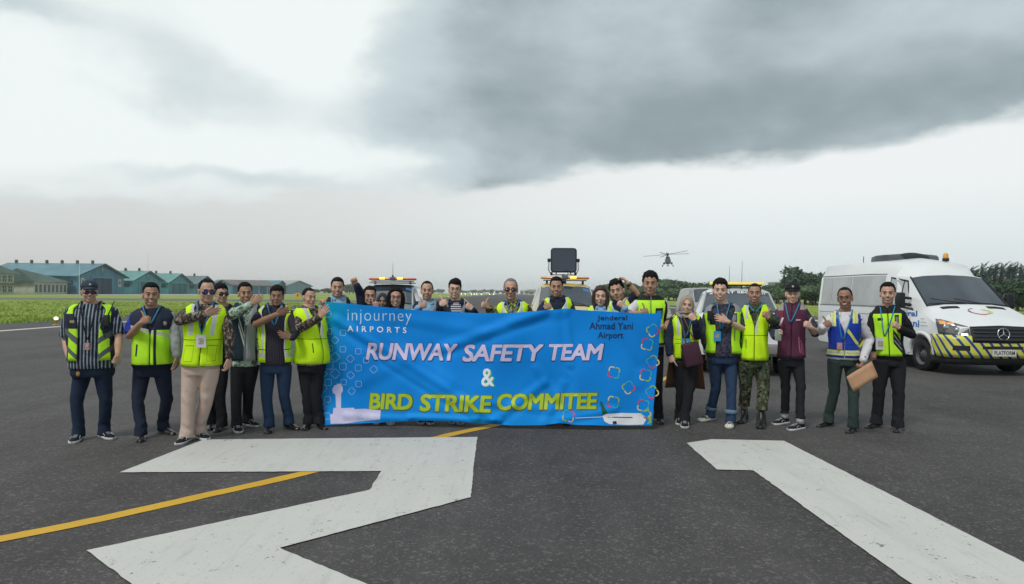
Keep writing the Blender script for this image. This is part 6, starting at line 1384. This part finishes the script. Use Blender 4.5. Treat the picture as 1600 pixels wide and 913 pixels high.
PEOPLE = [
 dict(label='man in dark cap, striped short-sleeved shirt and open lime vest with grey chevrons', crop=c1_, head=(187, 78, 192), yaw=4, hair='cap', capc='slate', glasses='purple', skin='b', mood='smile', sh=((88, 238), (298, 240)), hips=((148, 515), (246, 515)), knees=((122, 662), (262, 662)), ankles=((116, 815), (262, 800)), toes=((98, 866), (296, 846)), arms=(A((70, 368), (88, 462), (103, 512), 'fist', eld=0, wrd=.12, up=(.5, -1, 0), n=(1, 0, 0)), A((322, 358), (318, 440), (312, 486), 'fist', eld=0, wrd=.08, up=(-.4, -1, 0), n=(-1, 0, 0))), sleeve=('short', 'short'), shirt='striped', legs='darkjeans', shoes='sneaker', vest='chevron', open=('open', .38), vhem=.18, fat=1.06, belly=.02, lanyard=dict(c='black', t=.50, card='pink', size=(.045, .07)), extra=radio_p1),
 dict(label='smiling man with royal blue sleeves and navy-yoked lime vest, thumb up', crop=c1_, head=(480, 88, 208), yaw=2, hair='short', skin='c', mood='grin', sh=((395, 258), (568, 255)), hips=((432, 515), (532, 515)), knees=((410, 660), (548, 655)), ankles=((420, 815), (540, 790)), toes=((425, 858), (585, 822)), arms=(A((372, 352), (428, 288), (462, 268), 'thumb', eld=.14, wrd=.32, td=.34, n=(.6, .8, 0)), A((590, 360), (598, 450), (600, 492), 'relax', eld=0, wrd=.05, up=(0, -1, 0))), sleeve=('short', 'long'), sleevec={0: 'blue', 1: 'grey'}, shirt='navy', legs='navy', shoes='formal', vest='navyyoke', open=('v', 0), vneck=.7, vhem=.10, belly=.03, fat=1.04, lanyard=dict(t=.80, card=None), patch=[(.62, .80, .026, (.10, .14, .30), (.45, .20, .15))]),
 dict(label='man in blue mirrored sunglasses, lime vest and beige trousers, arm across his chest', crop=c2_, head=(226, 72, 190), yaw=12, pitch=4, hair='crop', glasses='blue', skin='b', mood='plain', sh=((128, 235), (302, 240)), hips=((146, 505), (240, 505)), knees=((134, 645), (222, 645)), ankles=((115, 800), (192, 790)), toes=((82, 872), (226, 848)), arms=(A((92, 278), (214, 246), (300, 224), 'flat', eld=.18, wrd=.30, td=.28, up=(0, -.5, 1), n=(.2, 1, -.3)), A((330, 350), (330, 455), (324, 518), 'relax', eld=0, wrd=.06, up=(-.3, -1, 0), n=(-1, 0, 0))), shirt='batik_dark', legs='khaki', legw=1.12, shoes='sneaker', vest='plain', open=('v', 0), vhem=.06, lanyard=dict(t=.60, card=1, size=(.10, .13))),
 dict(label='man in black sunglasses half hidden behind the man in beige trousers', crop=c2_, Y=7.75, head=(294, 92, 192), yaw=20, hair='wavy', glasses='dark', skin='b', mood='plain', sh=((225, 248), (362, 248)), hips=((236, 505), (290, 505)), knees=((246, 640), (284, 640)), ankles=((240, 780), (284, 785)), toes=((236, 800), (262, 810)), shirt='black', legs='black', shoes='formal', vest=None),
 dict(label='man in pale green batik shirt, navy and grey vest, one arm pointing up', crop=c3_, head=(140, 90, 202), yaw=8, roll=-4, hair='short', skin='c', mood='smile', sh=((82, 238), (200, 240)), hips=((100, 515), (168, 515)), knees=((92, 655), (150, 648)), ankles=((90, 800), (150, 775)), toes=((108, 843), (205, 812)), arms=(A((72, 262), (162, 208), (226, 162), 'flat', eld=.24, wrd=.34, td=.32, up=(-.3, 0, 1), n=(.4, .9, -.3)), A((210, 350), (212, 430), (212, 480), 'relax', eld=0, wrd=.05)), shirt='batik_green', legs='black', shoes='sneaker', vest='greycentre', open=('v', 0), vneck=.8, vhem=.12, hemt=.02),
 dict(label='man in open lime vest, dark shirt and blue jeans, hand on his stomach', crop=c3_, head=(295, 105, 215), yaw=-4, hair='wavy', skin='d', mood='plain', sh=((212, 252), (352, 248)), hips=((242, 515), (330, 515)), knees=((242, 662), (328, 655)), ankles=((246, 805), (352, 795)), toes=((246, 845), (398, 826)), arms=(A((186, 306), (292, 256), (334, 240), 'flat', eld=.18, wrd=.34, td=.34, up=(0, -.4, 1), n=(.2, 1, -.3)), A((384, 340), (366, 372), (306, 356), 'flat', eld=.10, wrd=.22, td=.24, up=(0, -.3, 1), n=(0, 1, 0))), sleeve=('short', 'long'), shirt='pinstripe', legs='jeans', shoes='formal', vest='hemband', open=('open', .55), vhem=.10, fat=1.05, belly=.025, lanyard=dict(t=.72, card=None)),
 dict(label='short-haired man in lime vest turned toward the left end of the banner', crop=c3_, head=(452, 117, 220), yaw=30, roll=3, hair='buzz', skin='b', mood='plain', sh=((402, 262), (502, 262)), shd=(.10, -.04), hips=((432, 515), (492, 515)), knees=((440, 665), (486, 660)), ankles=((440, 800), (500, 805)), toes=((428, 828), (532, 824)), arms=(A((404, 326), (502, 272), (548, 208), 'flat', eld=.22, wrd=.32, td=.34, up=(-.6, 0, .6), n=(.8, .4, -.2)), A((520, 350), (530, 400), (530, 440), 'relax', eld=.0, wrd=.0)), shirt='batik_dark', legs='black', shoes='formal', vest='plainside', open=('v', 0), vneck=.7, vhem=.08, belly=.05, fat=1.18),
 dict(label='laughing man with pale blue collar gripping the top left corner of the banner', crop=c4_, Y=8.24, head=(248, 73, 292), hair='short', skin='b', mood='grin', sh=((150, 352), (352, 352)), arms=(A((95, 520), (82, 385), (105, 300), 'grip', eld=.0, wrd=.20, td=.24, up=(1, 0, .3), n=(.3, -1, -.4)), None), shirt='lightblue', legs='black', shoes='formal', vest='greynavy', open=('v', 0)),
 dict(label='person in thin glasses raising a fist above the banner', crop=c4_, Y=8.27, head=(578, 162, 372), yaw=4, hair='short', skin='b', mood='plain', glasses='thin', sh=((500, 425), (680, 430)), arms=(A((476, 268), (440, 165), (408, 108), 'fist', eld=.05, wrd=.12, td=.14, up=(-1, -.2, .3), n=(-.3, -1, 0), watch=1), A((690, 560), (645, 420), (622, 300), 'point', eld=.1, wrd=.22, td=.24, up=(-1, 0, .2), n=(0, 1, 0))), shirt='navy', legs='black', shoes='formal', vest=None),
 dict(label='woman in slate grey headscarf, only her face showing between two people', crop=c4_, Y=8.67, head=(706, 246, 410), yaw=-3, hair='hijab', hijab='slate', k=.86, skin='c', mood='plain', sh=((640, 470), (775, 470)), shirt='slate', legs='black', shoes='formal', vest=None),
 dict(label='beaming woman in glasses with long black hair, behind the banner', crop=c4_, Y=8.24, toes=((640, 1590), (785, 1597)), ankles=((645, 1520), (780, 1520)), head=(842, 166, 392), hair='long', skin='b', mood='grin', glasses='thin', sh=((760, 440), (930, 440)), shirt='navy', legs='black', shoes='sandal', vest=None),
 dict(label='bare-faced man in navy and grey vest, thumb up, right of the beaming woman in glasses', crop=c5_, Y=8.32, head=(180, 112, 318), hair='crop', skin='b', mood='smile', toes=((110, 1588), (215, 1592)), ankles=((125, 1520), (200, 1520)), sh=((60, 392), (300, 392)), arms=(A((30, 520), (92, 392), (136, 376), 'thumb', eld=.1, wrd=.26, td=.27, up=(-.25, 0, 1), n=(.6, .8, 0)), None), shirt='lightblue', legs='black', shoes='sneaker', vest='greynavy', open=('v', 0)),
 dict(label='young man in thin glasses with striped scarf at his neck, thumb by his cheek', crop=c5_, Y=8.22, head=(464, 88, 306), hair='side', skin='a', mood='smile', glasses='clear', toes=((430, 1584), (520, 1592)), ankles=((440, 1520), (512, 1520)), sh=((355, 392), (590, 385)), arms=(A((300, 520), (308, 376), (356, 346), 'thumb', eld=.1, wrd=.26, td=.28, up=(.1, 0, 1), n=(.6, .8, 0)), A((690, 520), (640, 420), (575, 365), 'point', eld=.1, wrd=.24, td=.26, up=(0, 0, 1), n=(-.3, 1, 0))), shirt='navy', legs='black', shoes='sneaker', vest='greynavy', open=('v', 0), vneck=1.2, extra=tie13),
 dict(label='grey-haired man in dark rectangular glasses and lime vest, thumb up', crop=c5_, Y=8.27, head=(1030, 84, 322), hair='crop', hairc='grey', skin='b', mood='plain', glasses='tint', sh=((905, 400), (1190, 395)), arms=(A((850, 540), (806, 398), (758, 372), 'thumb', eld=.1, wrd=.26, td=.30, up=(.15, 0, 1), n=(.6, .8, 0)), None), shirt='batik_gold', collar='navy', legs='black', shoes='formal', vest='plain', open=('v', 0), lanyard=dict(t=.78, card=None)),
 dict(label='smiling man in lime vest standing below the big square loudspeaker, thumb up', crop=c6_, Y=8.22, head=(318, 323, 508), hair='short', skin='c', mood='smile', sh=((225, 565), (430, 560)), arms=(A((165, 680), (215, 610), (258, 580), 'thumb', eld=.15, wrd=.28, td=.3, up=(.05, 0, 1), n=(.6, .8, 0)), A((455, 690), (425, 650), (405, 592), 'grip', eld=.05, wrd=.06, td=.16, up=(-1, 0, .2), n=(0, -1, -.4))), shirt='navy', legs='black', shoes='formal', vest='plain', open=('v', 0), vneck=1.2),
 dict(label='woman with long brown hair and red lips, thumb up behind the banner', crop=c6_, Y=8.24, head=(688, 398, 582), hair='long', hairc='brown', skin='a', mood='plain', lips='red', sh=((605, 628), (775, 628)), arms=(None, A((905, 720), (888, 596), (858, 566), 'thumb', eld=.1, wrd=.24, td=.25, up=(-.1, 0, 1), n=(-.6, .8, 0), watch=1)), shirt='lightblue', legs='black', shoes='formal', vest='plain', open=('v', 0), vneck=1.1),
 dict(label='man tilting his head with one hand on his hair', crop=c6_, Y=8.87, head=(828, 342, 545), yaw=-12, roll=-14, hair='wavy', skin='b', mood='plain', sh=((755, 590), (925, 570)), arms=(None, A((1000, 478), (915, 385), (868, 338), 'claw', eld=.08, wrd=.12, td=.06, up=(0, -1, 0), n=(-.4, 0, -1), watch=1)), sleeve=('long', 'short'), shirt='navy', legs='black', shoes='formal', vest='plain', open=('v', 0)),
 dict(label='tall man in white short-sleeved shirt and lime vest at the right end of the banner', crop=c7_, head=(148, 37, 166), hair='wavy', skin='c', mood='plain', sh=((82, 212), (222, 212)), hips=((115, 440), (185, 440)), knees=((118, 620), (188, 620)), ankles=((120, 775), (196, 785)), toes=((122, 812), (206, 826)), arms=(A((38, 268), (100, 258), (138, 246), 'thumb', eld=.20, wrd=.32, td=.33, up=(-.1, 0, 1), n=(.5, .8, 0)), A((238, 296), (232, 342), (206, 312), 'grip', eld=.02, wrd=.18, td=.22, up=(-.4, -1, .3), n=(-1, 0, .2))), sleeve=('short', 'short'), shirt='white', collar='black', legs='black', shoes='formal', vest='blackside', open=('collar', 0), vhem=.10),
 dict(label='woman in beige headscarf and lime vest carrying a maroon handbag', crop=c7_, head=(333, 142, 262), yaw=4, roll=6, hair='hijab', hijab='beige', skin='a', mood='smile', k=.93, sh=((272, 290), (392, 290)), hips=((300, 505), (355, 505)), knees=((305, 645), (350, 640)), ankles=((305, 790), (330, 800)), toes=((300, 832), (326, 848)), arms=(A((244, 395), (248, 470), (274, 545), 'point', eld=.0, wrd=.12, td=.14, up=(.6, -.6, 0), n=(.6, .4, .2)), A((390, 375), (378, 298), (348, 262), 'fist', eld=.15, wrd=.26, td=.26, up=(-.5, 0, 1), n=(-.5, .8, 0), watch=1)), shirt='navy', legs='black', legw=1.05, shoes='sneaker', vest='plain', open=('open', .25), vhem=.08, lanyard=dict(t=.55, card='blue', size=(.10, .10)), skirt=(.88, .42, 'brown'), skirtspan=(2.0, 4.3), extra=bag),
 dict(label='broad smiling man in blue jeans and cream sneakers, hand on his chest', crop=c8_, head=(145, 74, 196), hair='wavy', skin='a', mood='grin', sh=((85, 250), (235, 246)), hips=((118, 490), (200, 490)), knees=((125, 645), (206, 640)), ankles=((125, 775), (205, 790)), toes=((38, 812), (190, 848)), arms=(A((60, 370), (85, 450), (90, 490), 'relax', eld=-.08, wrd=-.05), A((278, 346), (186, 302), (108, 272), 'flat', eld=.08, wrd=.26, td=.26, up=(0, 0, 1), n=(0, 1, 0), watch=1)), sleeve=('long', 'short'), shirt='batik_navy', legs='jeans', shoes='chunky', cuffs=1, vest='greyyoke', open=('open', .42), vhem=.12, fat=1.08, belly=.025, lanyard=dict(t=.58, card='blue', size=(.085, .12), x=-.3), extra=radio20),
 dict(label='man in camouflage trousers, black boots and lime vest giving a thumb up', crop=c8_, head=(320, 99, 206), hair='buzz', skin='c', mood='smile', sh=((268, 254), (382, 252)), hips=((278, 508), (362, 508)), knees=((275, 645), (368, 640)), ankles=((268, 775), (362, 785)), toes=((246, 822), (352, 850)), arms=(A((248, 350), (262, 430), (270, 480), 'relax', eld=-.05, wrd=.0), A((432, 318), (396, 286), (376, 262), 'thumb', eld=.12, wrd=.26, td=.28, up=(-.12, 0, 1), n=(-.6, .8, 0))), shirt='camo', legs='camo', legw=1.15, hem='boot', shoes='boot', vest='plainside', open=('v', 0), vneck=.9, vhem=.05, belly=.02, fat=1.04, lanyard=dict(t=.92, card=None)),
 dict(label='man in black cap and maroon vest, white socks above black sneakers', crop=c9_, head=(160, 66, 186), yaw=2, hair='cap', capc='black', skin='a', mood='smile', sh=((95, 230), (225, 226)), hips=((115, 490), (192, 490)), knees=((128, 620), (206, 625)), ankles=((145, 775), (212, 800)), toes=((62, 828), (142, 858)), arms=(A((60, 330), (72, 362), (88, 338), 'grip', eld=.05, wrd=.22, td=.26, up=(.2, -.3, 1), n=(.6, .6, 0)), A((292, 348), (262, 312), (242, 296), 'thumb', eld=.12, wrd=.28, td=.30, up=(.05, 0, 1), n=(-.6, .8, 0))), sleeve=('long', 'mid'), shirt='batik_navy', legs='black', legw=.88, hem='ankle', shoes='sneaker', vest='maroon', open=('collar', 0), vhem=.08, lanyard=dict(t=.72, card=None, x=-.2), extra=phone),
 dict(label='man in glasses and royal blue vest with yellow bands, holding a brown envelope', crop=c10_, head=(200, 90, 210), yaw=-6, roll=-4, hair='crop', skin='d', mood='grin', glasses='clear', sh=((126, 264), (274, 262)), hips=((150, 490), (242, 490)), knees=((146, 645), (250, 650)), ankles=((138, 795), (246, 830)), toes=((62, 838), (220, 872)), arms=(A((76, 330), (88, 306), (118, 290), 'thumb', eld=.12, wrd=.28, td=.30, up=(.0, 0, 1), n=(.6, .8, 0)), A((334, 376), (298, 486), (286, 540), 'grip', eld=.02, wrd=.20, td=.24, up=(-.3, -1, 0), n=(-.9, -.1, .2), watch=1)), shirt='white', legs='dgreen', shoes='formal', vest='blue', open=('v', 0), vneck=.9, vhem=.10, fat=1.02, lanyard=dict(t=.45, card='pink', size=(.06, .08), x=-.25)),
 dict(label='young man in black shirt and lime vest, fist raised, rightmost of the group', crop=c10_, head=(425, 63, 186), hair='short', skin='b', mood='smile', sh=((355, 244), (500, 240)), hips=((392, 490), (480, 490)), knees=((385, 650), (488, 650)), ankles=((388, 805), (488, 820)), toes=((318, 845), (476, 868)), arms=(A((338, 360), (350, 430), (356, 470), 'relax', eld=-.04, wrd=.02), A((556, 352), (494, 318), (458, 282), 'fist', eld=.08, wrd=.26, td=.28, up=(-.3, 0, 1), n=(-.5, .8, 0))), shirt='black', legs='black', legw=1.1, shoes='formal', vest='blackside2', open=('collar', 0), vhem=.12, lanyard=dict(t=.50, card=1, size=(.11, .14), x=-.45)),
]
ENV = None
for P in PEOPLE:
    res = person(P)
remesh_all(); join_bodies()
# brown envelope held by the man in the blue vest
e = empty('envelope', at(1348, 589, 7.5), 'plain brown paper envelope held low by the man in the royal blue vest', 'envelope')
q = [at(*((1260 + x / 3.383), (420 + y / 3.383)), Yd) - np.array(e.location) for (x, y), Yd in zip(((212, 572), (345, 490), (378, 572), (250, 652)), (7.46, 7.46, 7.44, 7.44))]
m = MB(); m.grid([[q[0] * (1 - v) + q[1] * v + (q[3] - q[0]) * u * (1 - v) + (q[2] - q[1]) * u * v + np.array([0, .006 * math.sin(3 * v + 2 * u), 0]) for v in np.linspace(0, 1, 6)] for u in np.linspace(0, 1, 5)]); m.build('paper', mat('brown_paper', vary((.46, .27, .16), .06, 12), rough=.8), e, solid=.006)
